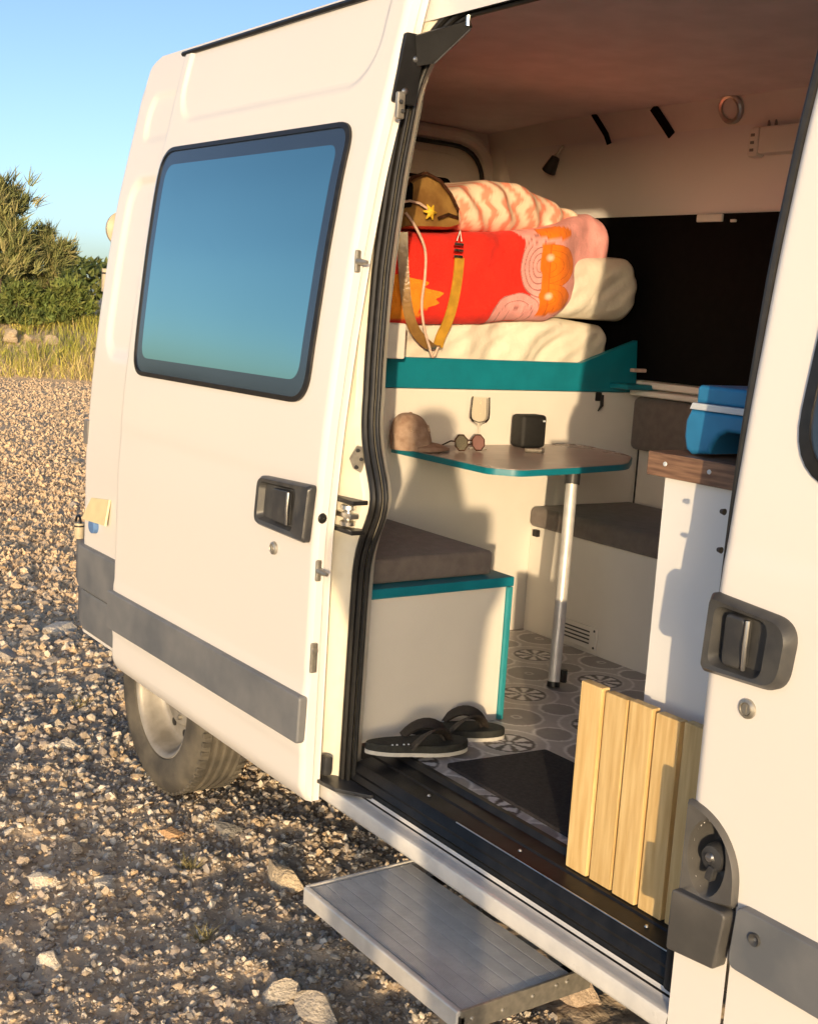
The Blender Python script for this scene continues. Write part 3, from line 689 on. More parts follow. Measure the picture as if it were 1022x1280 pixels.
mb = MB(); mb.grid(skin_grid(-0.95, -0.40, 2.36, 2.56, 8, 8)); build(mb, 'cab_header', 'paint', van)
mb = MB(); mb.grid(skin_grid(-1.40, -0.95, 2.36, 2.47, 8, 8, 0.002)); build(mb, 'cab_header', 'paint', van)

# ---- rear bumper, lamps, hinges, hook-up socket
bp = [(-4.02, -0.012), (-4.40, -0.012), (-4.52, 0.02), (-4.575, 0.10), (-4.575, 1.89), (-4.40, 2.0), (-4.40, 1.9), (-4.50, 1.80), (-4.50, 0.16), (-4.43, 0.08), (-4.02, 0.08)]
mb = MB(); mb.prism(bp, 'z', 0.44, 0.60, 0.02, 2, True); bu = build(mb, 'rear_bumper', 'grey_plastic', van, 40)
bp2 = [(-4.02, -0.022), (-4.41, -0.022), (-4.535, 0.014), (-4.592, 0.10), (-4.592, 1.89), (-4.40, 2.01), (-4.40, 1.9), (-4.50, 1.80), (-4.50, 0.16), (-4.43, 0.08), (-4.02, 0.08)]
mb = MB(); mb.prism(bp2, 'z', 0.604, 0.770, 0.012, 2, True); build(mb, 'bumper_band', 'grey_plastic', bu, 40)
mb = MB(); mb.tube([(-4.476, float(Yo(z))+0.095, z) for z in np.linspace(0.86, 1.28, 8)], 0.016, 8); build(mb, 'tail_lamp', 'red_lens', van)
c = skinP(107, 539); mb = MB(); mb.prism(roundpoly([(c[0]-0.008, c[2]-0.045), (c[0]+0.034, c[2]-0.045), (c[0]+0.034, c[2]+0.045), (c[0]-0.008, c[2]+0.045)], .008), 'y', c[1]+0.004, c[1]-0.005, 0.003); build(mb, 'side_marker', 'grey_lens', van)
def hinge(z, h, x, y, m, rad=0.03):
    mb = MB(); mb.tube([(x, y, z-h/2), (x, y, z+h/2)], rad, 12); o = build(mb, 'rear_hinge', m, van)
    for dz in (h*0.30,):
        mb = MB(); mb.tube([(x, y, z+dz-0.003), (x, y, z+dz+0.003)], rad*1.03, 12); build(mb, 'hinge_gap', 'rubber', o)
hinge(1.755, 0.085, -4.500, 0.105, 'beige_plastic', 0.026); hinge(0.80, 0.06, -4.525, 0.02, 'beige_plastic', 0.020)
mb = MB(); pth = [np.array((-4.53, 0.018, 0.83))+0.026*np.array((math.cos(a), 0, math.sin(a))) for a in np.linspace(0, math.pi, 9)]; mb.tube(pth, 0.005, 6); build(mb, 'tow_loop', 'black_metal', van)
c = (-4.478, 0.150, 1.945); mb = MB(); mb.lathe([(0.001, -0.03), (0.045, -0.027), (0.066, -0.012), (0.070, 0.012), (0.05, 0.03), (0.001, 0.03)], c, 'x', 24); build(mb, 'lamp_pod', 'beige_plastic', van)
# hook-up socket
c = skinP(124, 640); mb = MB()
v4 = [skinP(117, 622), skinP(139, 625), skinP(138, 657), skinP(109, 648)]
vs = [tuple(p+np.array([0, -0.022 if i > 1 else -0.008, 0])) for i, p in enumerate(v4)]+[tuple(p+np.array([0.004, -0.016 if i > 1 else -0.002, 0])) for i, p in enumerate(v4)]
mb.add(vs, [(0, 1, 2, 3), (7, 6, 5, 4)]+[(i, (i+1) % 4, 4+(i+1) % 4, 4+i) for i in range(4)])
sock = build(mb, 'hookup_flap', 'yellowed_plastic', van, 20)
c = skinP(120, 657); mb = MB(); mb.lathe([(0.0005, -0.020), (0.024, -0.020), (0.028, -0.017), (0.030, 0.004)], c, 'y', 20); build(mb, 'hookup_socket', 'socket_blue', sock)

# ---- wheels
def wheel(x, y, z, R_=0.345):
    mb = MB(); hw = 0.108
    prof = [(0.215, -0.085), (0.222, -0.098), (0.250, -0.108), (0.290, -0.110), (0.318, -0.102), (0.333, -0.090), (0.341, -0.078)]
    for a in (-0.048, -0.016, 0.016, 0.048): prof += [(R_-0.001, a-0.012), (R_-0.009, a-0.007), (R_-0.009, a+0.007), (R_-0.001, a+0.012)]
    prof += [(0.341, 0.078), (0.333, 0.090), (0.29, 0.11), (0.25, 0.108), (0.222, 0.098), (0.215, 0.085)]
    mb.lathe(prof, (x, y, z), 'y', 72)
    wh = build(mb, 'wheel', 'tyre', van, 40)
    tb = MB()
    for k in range(60):
        a = 2*math.pi*k/60
        for s in (-1, 1):
            m_ = Matrix.Translation((x, y, z)) @ Matrix.Rotation(a+(0.05 if s > 0 else 0), 4, 'Y') @ Matrix.Translation((R_-0.006, s*0.078, 0))
            b = MB(); b.box(-0.006, 0.0065, -0.014, 0.014, -0.009, 0.009, 0.002, 1); b.xf(m_); tb.add(b.v, b.f)
    build(tb, 'tread_blocks', 'tyre', wh, 30)['kind'] = 'stuff'
    mb = MB(); mb.lathe([(0.222, -0.088), (0.216, -0.094), (0.206, -0.090), (0.198, -0.078), (0.192, -0.050), (0.187, -0.020), (0.178, -0.006), (0.170, -0.002), (0.122, -0.006), (0.112, -0.022), (0.104, -0.026), (0.070, -0.026), (0.066, -0.020), (0.0005, -0.020)], (x, y, z), 'y', 64)
    rim = build(mb, 'rim', 'rim_steel', wh, 40)
    for k in range(10):
        a = 2*math.pi*k/10+0.2; m_ = Matrix.Translation((x, y, z)) @ Matrix.Rotation(a, 4, 'Y') @ Matrix.Translation((0.147, -0.006, 0))
        b = MB(); b.lathe([(0.0004, -0.0012), (0.015, -0.0012), (0.0158, 0.004)], (0, 0, 0), 'y', 14); b.xf(Matrix.Translation((0, 0, 0))); b.xf(m_); build(b, 'vent_hole', 'black_metal', wh)
    for k in range(5):
        a = 2*math.pi*k/5; b = MB(); b.lathe([(0.0004, -0.014), (0.008, -0.013), (0.010, 0.0)], (x+0.084*math.cos(a), y-0.026, z+0.084*math.sin(a)), 'y', 6); build(b, 'wheel_nut', 'zinc', wh)
    return wh
wheel(-3.84, 0.165, 0.334); wheel(0.35, 0.165, 0.334)

# ================================================================== VAN INTERIOR SHELL (parts of the van)
FZ = 0.55
def floor_col(x, y):
    T = 0.330
    u = (x+2.475)/T; v = (y-0.497)/T; iu = np.round(u); iv = np.round(v); u = u-iu; v = v-iv
    base = np.array([0.47, 0.43, 0.405]); dark = np.array([0.29, 0.262, 0.248]); light = np.array([0.72, 0.68, 0.65]); ink = np.array([0.085, 0.070, 0.066])
    col = np.tile(base, (len(x), 1))
    r = np.hypot(u, v); th = np.arctan2(v, u)
    def put(m, c): col[m] = c
    for cx, cy, rr in ((0.5, 0.5, 0.235), (0.5, 0.0, 0.17), (0.0, 0.5, 0.17)):
        for sx in (-1, 1):
            for sy in (-1, 1):
                d = np.hypot(u-cx*sx, v-cy*sy)
                put(d < rr, dark if cx*cy else dark*1.08); put((d > rr-0.012) & (d < rr+0.016), light)
                if cx*cy: put(d < 0.05, light*0.9); put(d < 0.03, dark)
    put(r < 0.335, base*1.05); put((r > 0.318) & (r < 0.345), light)
    put(r < 0.225, ink)
    pet = (np.abs(np.sin(4*th)) > 0.0) & (r > 0.045) & (r < 0.195) & (np.cos(8*th) > -0.15-1.2*(r-0.1))
    put(pet, light*1.08); put((r < 0.05), ink); put((r < 0.03), light)
    put((r > 0.222) & (r < 0.238), light*0.85)
    return col
X, Y = np.meshgrid(np.linspace(-3.45, -1.30, 460), np.linspace(0.182, 1.88, 350), indexing='ij')
mb = MB(); mb.grid(np.stack([X, Y, np.full_like(X, FZ)], -1)); mb.col = floor_col(X.ravel(), Y.ravel())
build(mb, 'floor', 'vinyl_floor', van, 0, recalc=False)
mb = MB(); mb.box(-4.42, -0.4, 0.19, 1.90, 0.50, 0.546); build(mb, 'floor_board', 'walnut', van)
# near wall lining, far wall lining, ceiling, added unseen front sun block, rear wall
zz4 = np.linspace(0.5, 2.53, 50); xend = np.array([-2.675-lean(z) for z in zz4])
P = np.stack([np.stack([-4.42+(xend+4.42)*t, np.maximum(Yo(zz4)+0.115, 0.105), zz4], -1) for t in np.linspace(0, 1, 20)], 0)
mb = MB(); mb.grid(P); build(mb, 'near_lining', 'wall_white', van)
P = np.stack(np.broadcast_arrays(np.linspace(-1.40, -0.4, 8)[:, None], (Yo(zz4)+0.10)[None, :], zz4[None, :]), -1)
mb = MB(); mb.grid(P); build(mb, 'near_lining', 'wall_white', van)
far = [(1.885, 0.5), (1.885, 1.45), (1.872, 2.12), (1.868, 2.16), (1.835, 2.33), (1.78, 2.505), (1.77, 2.53)]
mb = MB(); extrude_x(mb, far, -4.42, -0.4, 10); build(mb, 'far_lining', 'wall_white', van, 15)
mb = MB(); P = np.zeros((20, 16, 3)); 
for i, x in enumerate(np.linspace(-4.42, -0.4, 20)):
    for j, t in enumerate(np.linspace(0, 1, 16)): P[i, j] = (x, 0.27+t*(1.785-0.27), 2.518-0.02*sstep(-3.9, -4.45, x)+0.006*math.sin(t*3.1416))
mb.grid(P); build(mb, 'ceiling', 'headliner', van, 60)
mb = MB(); mb.prism([(0.11, 0.45), (1.88, 0.45), (1.87, 2.12), (1.785, 2.53), (0.27, 2.53), (0.20, 2.0), (0.12, 1.4)], 'x', -0.99, -0.96); build(mb, 'added_sun_block', 'headliner', van)  # unseen bulkhead added so sunlight cannot pass in through the cab
mb = MB(); mb.prism([(0.13, 0.5), (1.87, 0.5), (1.87, 2.12), (1.785, 2.535), (0.27, 2.535), (0.19, 2.0), (0.13, 1.4)], 'x', -4.425, -4.412); rw = build(mb, 'rear_lining', 'wall_white', van)
# rear door frame seen above the bed: raised arch, pressed inner panel, dark pane
def arch(mb, y0, y1, z0, z1, r, xw, rad):
    p = roundpoly([(y0, z0), (y1, z0), (y1, z1), (y0, z1)], r, 8); mb.tube([(xw, a, b) for a, b in p], rad, 10, True); return mb
build(arch(MB(), 0.95, 1.800, 1.0, 2.470, 0.20, -4.405, 0.030), 'door_arch', 'wall_white', van)
build(arch(MB(), 1.00, 1.755, 1.05, 2.425, 0.18, -4.385, 0.010), 'arch_seal', 'rubber', van)
mb = MB(); mb.prism(roundpoly([(1.02, 1.1), (1.70, 1.1), (1.70, 2.39), (1.02, 2.39)], .14, 6), 'x', -4.43, -4.395, 0.012); build(mb, 'inner_door_panel', 'wall_white', van)
mb = MB(); mb.prism(roundpoly([(1.05, 1.7), (1.585, 1.7), (1.585, 2.285), (1.05, 2.285)], .03, 4), 'x', -4.396, -4.388, 0.003); build(mb, 'rear_pane', 'black_glass', van)
mb = MB(); mb.box(-4.44, -4.30, 1.80, 1.872, 0.6, 2.49, 0.035, 3); build(mb, 'corner_trim', 'wall_white', van)
# far window blind with ledge and little tabs
mb = MB(); mb.add([(-3.95, 1.862, 1.505), (-1.3, 1.862, 1.505), (-1.3, 1.858, 2.130), (-3.95, 1.858, 2.130), (-3.95, 1.88, 1.505), (-1.3, 1.88, 1.505), (-1.3, 1.88, 2.130), (-3.95, 1.88, 2.130)], [(0, 1, 2, 3), (0, 4, 5, 1), (3, 2, 6, 7), (0, 3, 7, 4)]); blind = build(mb, 'window_blind', 'black_fabric', van)
c = YP(888, 272, 1.856); mb = MB(); mb.box(c[0]-0.06, c[0]+0.06, 1.845, 1.857, c[2]-0.016, c[2]+0.012, 0.003); build(mb, 'blind_tab', 'wall_white', blind)
c = YP(917, 276, 1.856); mb = MB(); mb.box(c[0]-0.012, c[0]+0.012, 1.847, 1.857, c[2]-0.005, c[2]+0.005, 0.002); build(mb, 'blind_tab', 'wall_white', blind)
mb = MB(); mb.box(-3.43, -1.3, 1.80, 1.884, 1.445, 1.468, 0.008); mb.box(-3.43, -1.3, 1.83, 1.884, 1.474, 1.502, 0.008); build(mb, 'window_ledge', 'wall_white', van)
mb = MB(); c = YP(794, 590, 1.878); mb.box(c[0]-0.002, c[0]+0.002, 1.879, 1.8845, 1.0, 1.25); build(mb, 'wall_seam', 'rubber', van)
# ceiling edge seam, straps, ring lamp, reading lamp, charger box
def wallY(z): return float(np.interp(z, [b for a, b in far], [a for a, b in far]))
def WP(px, py, off=0.004):
    y = 1.85
    for _ in range(12): P = YP(px, py, y); y = wallY(P[2])
    return YP(px, py, y-off)
mb = MB(); a = WP(740, 140, .002); b = WP(1004, 101, .002); mb.tube([a, b, b+(b-a)*0.6], 0.0045, 6); build(mb, 'ceiling_seam', 'rubber', van)
mb = MB(); p0, p1, p2 = WP(741, 142), WP(757, 168), WP(761, 180); mb.ribbon([p0, (p0+p1)/2, p1, p2], (1, 0, 0.3), 0.022, 0.006); build(mb, 'strap', 'black_fabric', van)
mb = MB(); p0, p1, p2 = WP(816, 134), WP(832, 158), WP(839, 169); mb.ribbon([p0, (p0+p1)/2, p1, p2], (1, 0, 0.3), 0.034, 0.008); build(mb, 'strap', 'black_fabric', van)
c = WP(913, 136, .004); mb = MB(); n_ = 28
mb.lathe([(0.034, 0.0), (0.036, -0.010), (0.045, -0.012), (0.052, -0.006), (0.053, 0.004)], (0, 0, 0), 'y', n_); m_ = Matrix.Translation(Vector(c)) @ Matrix.Rotation(R(17.5), 4, 'X'); mb.xf(m_); rl = build(mb, 'ceiling_spot', 'steel', van)
mb = MB(); mb.lathe([(0.0005, -0.004), (0.035, -0.002)], (0, 0, 0), 'y', n_); mb.xf(m_); build(mb, 'spot_lens', 'wall_white', rl)
c = WP(690, 205, .05); d = WP(701, 185, .02); mb = MB(); mb.lathe([(0.0005, 0.035), (0.018, 0.030), (0.024, 0.0), (0.030, -0.035), (0.0005, -0.030)], (0, 0, 0), 'z', 16); mb.xf(Matrix.Translation(Vector(c)) @ Matrix.Rotation(R(35), 4, 'Y')); rlamp = build(mb, 'reading_lamp', 'black_metal', van)
mb = MB(); mb.tube([c+np.array([0.01, 0, 0.03]), (c+d)/2+np.array([0.005, 0.0, 0.01]), d, WP(703, 183, 0)], 0.006, 8); build(mb, 'lamp_neck', 'zinc', rlamp)
c = WP(957, 178, 0.0); mb = MB(); mb.box(c[0]+0.01, c[0]+0.30, c[1]-0.055, c[1]+0.02, c[2]-0.045, c[2]+0.045, 0.008); bx_ = build(mb, 'charger_box', 'panel_white', van)
mb = MB(); mb.box(c[0]-0.035, c[0]+0.012, c[1]-0.058, c[1]-0.010, c[2]-0.055, c[2]+0.045, 0.012); build(mb, 'switch_face', 'panel_white', bx_)
for k in (-0.025, 0.0, 0.025):
    mb = MB(); mb.box(c[0]-0.020, c[0]-0.004, c[1]-0.060, c[1]-0.057, c[2]+k-0.012, c[2]+k-0.002, 0.001); build(mb, 'switch', 'grey_lens', bx_)
for k in (0.02, 0.05):
    mb = MB(); mb.tube([(c[0]+k, c[1]-0.02, c[2]+0.04), (c[0]+k, c[1]-0.015, c[2]+0.085)], 0.006, 8); build(mb, 'cable', 'grey_lens', bx_)

# ================================================================== FURNITURE
BX = -3.44
bed = thing('bed_base', (BX, 1.0, FZ), 'raised bed base with white front panel and teal rail behind the table', 'bed')
mb = MB(); mb.box(BX-0.02, BX, 0.115, 1.880, FZ, 1.452); build(mb, 'front_panel', 'panel_white', bed)
rail_poly = [(0.13, 1.454), (1.845, 1.454), (1.828, 1.655)]
for t in np.linspace(0, 1, 8)[1:]:
    rail_poly.append((1.828-(1.828-1.545)*t, 1.655-0.094*t))
rail_poly += [(0.13, 1.556)]
mb = MB(); mb.prism(rail_poly, 'x', BX-0.022, BX+0.004, 0.003); build(mb, 'rail', 'teal', bed, 30)
mb = MB(); mb.box(BX-0.04, BX+0.10, 1.70, 1.872, 1.470, 1.490, 0.006); build(mb, 'shelf', 'teal', bed)
mb = MB(); c = XP(797, 463, BX+0.05); mb.box(c[0]-0.01, c[0]+0.012, c[1]-0.035, c[1]+0.035, c[2]-0.007, c[2]+0.007, 0.003); build(mb, 'shelf_edge', 'cord', bed)
mb = MB(); mb.box(-4.42, BX-0.03, 0.13, 1.87, 1.46, 1.50); build(mb, 'bed_board', 'pine', bed)
c = XP(747, 500, BX+0.004); mb = MB(); mb.box(BX, BX+0.010, c[1]-0.014, c[1]+0.014, c[2]-0.004, c[2]+0.030, 0.003); mb.tube([(BX+0.012, c[1]+0.012, c[2]+0.02), (BX+0.016, c[1]+0.010, c[2]-0.02), (BX+0.010, c[1]-0.002, c[2]-0.042)], [0.007, 0.007, 0.002], 8); build(mb, 'catch', 'black_metal', bed)
c = XP(489, 430, -3.30); mb = MB(); mb.box(c[0]-0.03, c[0]+0.02, c[1]-0.09, c[1]+0.042, 1.558, 1.672, 0.006); post = build(mb, 'post_cap', 'panel_white', bed)

# near bench
NB = thing('bench', (-3.0, 0.35, FZ), 'white bench box with teal edging just inside the door, behind the flip-flops', 'bench')
mb = MB(); mb.box(-2.665, -2.645, 0.120, 0.588, FZ, 0.950, 0.0015); build(mb, 'front_panel', 'panel_white', NB)
mb = MB(); mb.box(BX+0.002, -2.667, 0.570, 0.588, FZ, 0.950); build(mb, 'side_panel', 'panel_white', NB)
mb = MB(); mb.box(BX+0.002, -2.632, 0.112, 0.606, 0.952, 0.980, 0.003); build(mb, 'lid', 'teal', NB)
mb = MB(); mb.box(-2.655, -2.634, 0.590, 0.606, FZ+0.002, 0.950, 0.003); build(mb, 'corner_strip', 'teal_edge', NB)
def soft(y0, y1, zb, zt, xf, xback, r, ny=80, nf=40, amp=0.0, wr=None, rend=None, ntop=14):
    rend = rend or r; ysamp = np.concatenate([y0+rend*(1-np.cos(np.linspace(0, math.pi/2, 9))), np.linspace(y0+rend, y1-rend, ny)[1:-1], y1-rend+rend*np.sin(np.linspace(0, math.pi/2, 9))])
    P = []
    for y in ysamp:
        e = 0.0
        if y < y0+rend: e = rend-math.sqrt(max(0, rend**2-(y0+rend-y)**2))
        if y > y1-rend: e = rend-math.sqrt(max(0, rend**2-(y-y1+rend)**2))
        b, t, f = zb(y)+e, zt(y)-e, xf(y)-e; rr = min(r, (t-b)*0.49)
        sec = [(x, b) for x in np.linspace(xback+e, f-rr, ntop)[:-1]]
        sec += [(f-rr+rr*math.sin(a), b+rr-rr*math.cos(a)) for a in np.linspace(0, math.pi/2, 8)]
        sec += [(f, z) for z in np.linspace(b+rr, t-rr, nf)[1:-1]]
        sec += [(f-rr+rr*math.cos(a), t-rr+rr*math.sin(a)) for a in np.linspace(0, math.pi/2, 8)]
        sec += [(x, t) for x in np.linspace(f-rr, xback+e, ntop)[1:]]
        P.append([(s[0], y, s[1]) for s in sec])
    P = np.array(P)
    if amp:
        d = amp*(vnoise(P[..., 1]*7, P[..., 2]*7+P[..., 0]*5, 51)+0.5*vnoise(P[..., 1]*17, P[..., 2]*17+P[..., 0]*9, 52))
        P[..., 0] += d*0.8; P[..., 2] += d*0.5
    if wr is not None: P[..., 0] += wr(P[..., 1], P[..., 2])
    mb = MB(); mb.grid(P); n = P.shape[1]
    mb.f.append(tuple(range(n))); mb.f.append(tuple(range((P.shape[0]-1)*n, P.shape[0]*n))[::-1])
    return mb, P.reshape(-1, 3)
def const(v): return lambda y: v
mb = MB(); mb.box(BX+0.004, -2.672, 0.125, 0.556, 0.981, 1.052, 0.014, 3)
tag(build(mb, 'seat_cushion', 'taupe_fabric', None, 40, loc=(-3.05, 0.34, 0.981)), 'brown seat cushion on the teal bench lid, below the table edge', 'cushion')

# far bench
FB = thing('bench', (-3.0, 1.62, FZ), 'white bench box with a vent grille along the far wall, behind the table leg', 'bench')
mb = MB(); mb.box(BX+0.002, -2.30, 1.360, 1.376, FZ, 0.950, 0.0015); build(mb, 'front_panel', 'panel_white', FB)
mb = MB(); mb.box(BX+0.002, -2.30, 1.378, 1.880, 0.930, 0.950); build(mb, 'lid', 'panel_white', FB)
c = YP(670, 666, 1.352); mb = MB(); mb.box(c[0]-0.012, c[0]+0.014, 1.342, 1.359, c[2]-0.014, c[2]+0.012, 0.003); build(mb, 'catch', 'black_metal', FB)
g0 = YP(702, 786, 1.36); g1 = YP(746, 812, 1.36)
mb = MB(); mb.box(g0[0]-0.02, g1[0], 1.350, 1.3595, g1[2]-0.008, g1[2]+0.075, 0.003); vent = build(mb, 'vent_grille', 'panel_white', FB)
for k in range(4):
    z = g1[2]+0.012+k*0.014; mb = MB(); mb.box(g0[0], g1[0]-0.035, 1.3485, 1.3505, z, z+0.005); build(mb, 'vent_slot', 'dark_plastic', vent)
for z in (g1[2]+0.003, g1[2]+0.064):
    mb = MB(); mb.lathe([(0.0004, -0.003), (0.004, -0.002), (0.005, 0.001)], (g1[0]-0.012, 1.350, z), 'y', 10); build(mb, 'screw', 'dark_plastic', vent)
mb, _ = soft(BX+0.005, -2.32, const(0.0), const(0.075), const(0.0), -0.50, 0.02, 60, 8, 0.003)
mb.v = [(v[1], 1.338-v[0], 0.951+v[2]) for v in mb.v]
tag(build(mb, 'seat_cushion', 'taupe_fabric', None, 60, loc=(-2.9, 1.6, 0.951)), 'long brown seat cushion on the vented bench by the far wall', 'cushion')
mb = MB(); mb.box(-3.425, -2.36, 1.815, 1.876, 1.235, 1.440, 0.025, 4)
tag(build(mb, 'back_cushion', 'taupe_fabric', None, 60, loc=(-2.9, 1.85, 1.235)), 'brown backrest cushion fixed under the dark window on the far wall', 'cushion')

# table
TZ = 1.256
tb = thing('table', (-3.1, 1.05, FZ), 'small brown dinette table with teal edge and one silver leg', 'table')
tp = roundpoly([(BX+0.006, 0.700), (-2.905, 0.700), (-2.835, 0.772), (-2.862, 1.03), (-2.905, 1.30), (-3.10, 1.52), (BX+0.006, 1.56)], [.005, .06, .07, .6, .20, .25, .005], 8)
mb = MB(); mb.prism(tp, 'z', TZ-0.021, TZ-0.0015, 0.002); build(mb, 'edge_band', 'teal', tb, 30)
tp2 = [(-3.44+(p[0]+3.44)*0.992, 1.12+(p[1]-1.12)*0.990) for p in tp]
mb = MB(); mb.prism(tp2, 'z', TZ-0.004, TZ, 0.001); build(mb, 'table_top', 'table_top', tb, 30)
top_ = np.array([-2.93, 1.075, TZ-0.021]); foot = np.array([-2.822, 0.968, FZ+0.012])
legm = MB(); legm.tube([foot+(top_-foot)*t for t in (0.0, 0.5, 0.94)], 0.0195, 20); leg = build(legm, 'leg', 'aluminium', tb)
mb = MB(); mb.tube([foot+(top_-foot)*t for t in (0.935, 0.998)], 0.025, 16); build(mb, 'collar', 'dark_plastic', leg)
mb = MB(); mb.tube([foot-(top_-foot)*0.016, foot+(top_-foot)*0.008], 0.021, 14); mb.tube([foot+np.array([0.012, 0.030, 0.004]), foot+np.array([0.012, 0.030, 0.045])], 0.011, 8); build(mb, 'foot', 'rubber', leg)

# kitchen unit on the near side
KU = thing('kitchen_unit', (-1.4, 0.5, FZ), 'white kitchen unit with wood-effect worktop standing behind the leaning slatted board', 'cabinet')
kx0 = float(YP(831, 598, 0.21)[0]); wx0 = float(YP(810, 575, 0.195)[0])
mb = MB(); mb.box(kx0, -1.02, 0.210, 0.228, FZ, 1.410); build(mb, 'front_panel', 'unit_white', KU)
mb = MB(); mb.box(kx0, kx0+0.018, 0.230, 0.70, FZ, 1.410); build(mb, 'end_panel', 'panel_white', KU)
mb = MB(); mb.box(kx0-0.006, kx0-0.001, 0.29, 0.31, 1.02, 1.12, 0.002); build(mb, 'hinge_plate', 'teal_edge', KU)
mb = MB(); mb.box(wx0, -1.02, 0.192, 0.72, 1.412, 1.461, 0.0025); wt = build(mb, 'worktop', 'walnut', KU)
c = YP(830, 580, 0.19); d = YP(885, 590, 0.19)
for q in (c, d):
    mb = MB(); mb.lathe([(0.0004, -0.002), (0.0045, -0.0015), (0.0055, 0.002)], (q[0], 0.192, q[2]), 'y', 12); build(mb, 'screw_cap', 'pale_band', wt)

# ================================================================== LOOSE THINGS
# slatted board
SB = thing('slatted_board', (-1.66, 0.15, 0.535), 'pale wooden slatted board stood on end against the kitchen unit', 'board')
pitch = 0.0725; x = -1.835
for k in range(5):
    mb = MB(); t = 0.002*math.sin(k*2.1); mb.box(x+k*pitch, x+k*pitch+0.0640, 0.128+t, 0.152+t, 0.5405, 0.9585+0.002*math.cos(k*3), 0.003, 2); build(mb, 'slat', 'pine', SB, 40)
for z in (0.62, 0.90):
    mb = MB(); mb.box(-1.830, -1.478, 0.156, 0.186, z-0.022, z+0.022, 0.002); build(mb, 'batten', 'pine', SB, 40)
# doormat
mb = MB(); A = ZP(562, 957, FZ+0.008); m4 = [(-2.405, 0.225), (-1.60, 0.205), (-1.60, 0.56), (-2.372, 0.540)]
mb.prism(roundpoly(m4, .012, 4), 'z', FZ+0.002, FZ+0.011, 0.003)
tag(build(mb, 'doormat', 'doormat', None, 30, loc=(-2.0, 0.38, FZ+0.002)), 'black doormat lying on the patterned floor inside the step', 'doormat')
# flip-flops
def flipflop(loc, ang, label, mir=1, scale=1.0, tilt=0.0, dz=0.0):
    t = thing('flip_flop', loc, label, 'flip-flop', 'pair of flip-flops')
    m_ = Matrix.Translation(loc) @ Matrix.Rotation(ang, 4, 'Z') @ Matrix.Rotation(tilt, 4, 'Y') @ Matrix.Scale(scale, 4)
    pts = []
    for k in range(40):
        a = 2*math.pi*k/40; c_, s_ = math.cos(a), math.sin(a)
        wdt = 0.050+0.010*c_ - 0.008*math.exp(-((c_+0.15)/0.35)**2)
        pts.append((0.138*c_, mir*(wdt*s_+0.006*c_*c_)))
    mb = MB(); mb.prism(pts, 'z', 0.0, 0.010, 0.0015); mb.xf(m_); build(mb, 'sole_edge', 'flip_edge', t, 40)
    mb = MB(); mb.prism([(p[0]*0.992, p[1]*0.985) for p in pts], 'z', 0.0102, 0.030, 0.006); mb.xf(m_); build(mb, 'footbed', 'flip_sole', t, 40)
    toe = np.array([0.078, 0.004*mir, 0.028])
    for s in (-1, 1):
        end = np.array([-0.030, s*0.046, 0.024]); mid = np.array([0.015, s*0.040, 0.075]); top = np.array([0.055, s*0.012, 0.062])
        path = []
        for q in np.linspace(0, 1, 12): path.append((1-q)**3*toe+3*(1-q)**2*q*(top+np.array([0.015, 0, 0.004]))+3*(1-q)*q*q*(mid+np.array([0.005, 0, 0.012]))+q**3*end)
        wd = [(0.3, s*0.8, 0.5)]*12
        mb = MB(); mb.ribbon(path, wd, 0.034, 0.006); mb.xf(m_); build(mb, 'strap', 'flip_strap', t, 60)
    for k in range(4):
        mb = MB(); mb.lathe([(0.0004, 0.003), (0.0025, 0.002), (0.003, 0)], (-0.075+0.012*k+(0.006 if k > 1 else 0), -0.030*mir, 0.0295), 'z', 8); mb.xf(m_); build(mb, 'stud', 'pale_band', t)
    return t
flipflop((-2.505, 0.205, FZ+0.0125), R(70), 'dark green flip-flop at the sill edge, lapping over its partner', 1, 1.03, 0.0)
flipflop((-2.585, 0.395, FZ+0.0005), R(64), 'dark flip-flop tucked against the bench box behind the other', -1, 1.0, 0.0)

# blue moulded box on the worktop
bl = thing('plastic_box', (-1.55, 0.3, 1.461), 'blue moulded plastic box with a pale band on the wood-effect worktop', 'box')
yb = 0.225
def B2(px, py): p = YP(px, py, yb); return (float(p[0]), float(p[2]))
xm = -1.545
left = [B2(862, 569), B2(855, 562), B2(853, 545), B2(855, 525), B2(862, 511)]
lowin = [B2(884, 568), B2(888, 557), B2(896, 546), B2(906, 541)]
zb0 = 1.4625
left = [(a, max(b, zb0)) for a, b in left]; lowin = [(a, max(b, zb0)) for a, b in lowin]
def mirx(L): return [(2*xm-a, b) for a, b in L]
poly = lowin+mirx(lowin)[::-1]+mirx(left)+left[::-1]
mb = MB(); mb.prism(poly, 'y', yb+0.20, yb, 0.010, 3, True); build(mb, 'body', 'blue_plastic', bl, 40)
b0 = B2(862, 511); b1 = B2(866, 503); b2_ = B2(869, 484); b3 = B2(873, 481)
poly = [b0, (2*xm-b0[0], b0[1]), (2*xm-b1[0], b1[1]), b1]
mb = MB(); mb.prism([(p[0], p[1]) for p in poly], 'y', yb+0.203, yb-0.003, 0.002, 2, True); build(mb, 'band', 'pale_band', bl, 40)
poly = [(b1[0]+0.004, b1[1]), (2*xm-b1[0]-0.004, b1[1]), (2*xm-b2_[0], b2_[1]), (2*xm-b3[0], b3[1]), b3, b2_]
mb = MB(); mb.prism(poly, 'y', yb+0.197, yb+0.003, 0.008, 3, True); build(mb, 'lid', 'blue_plastic', bl, 40)

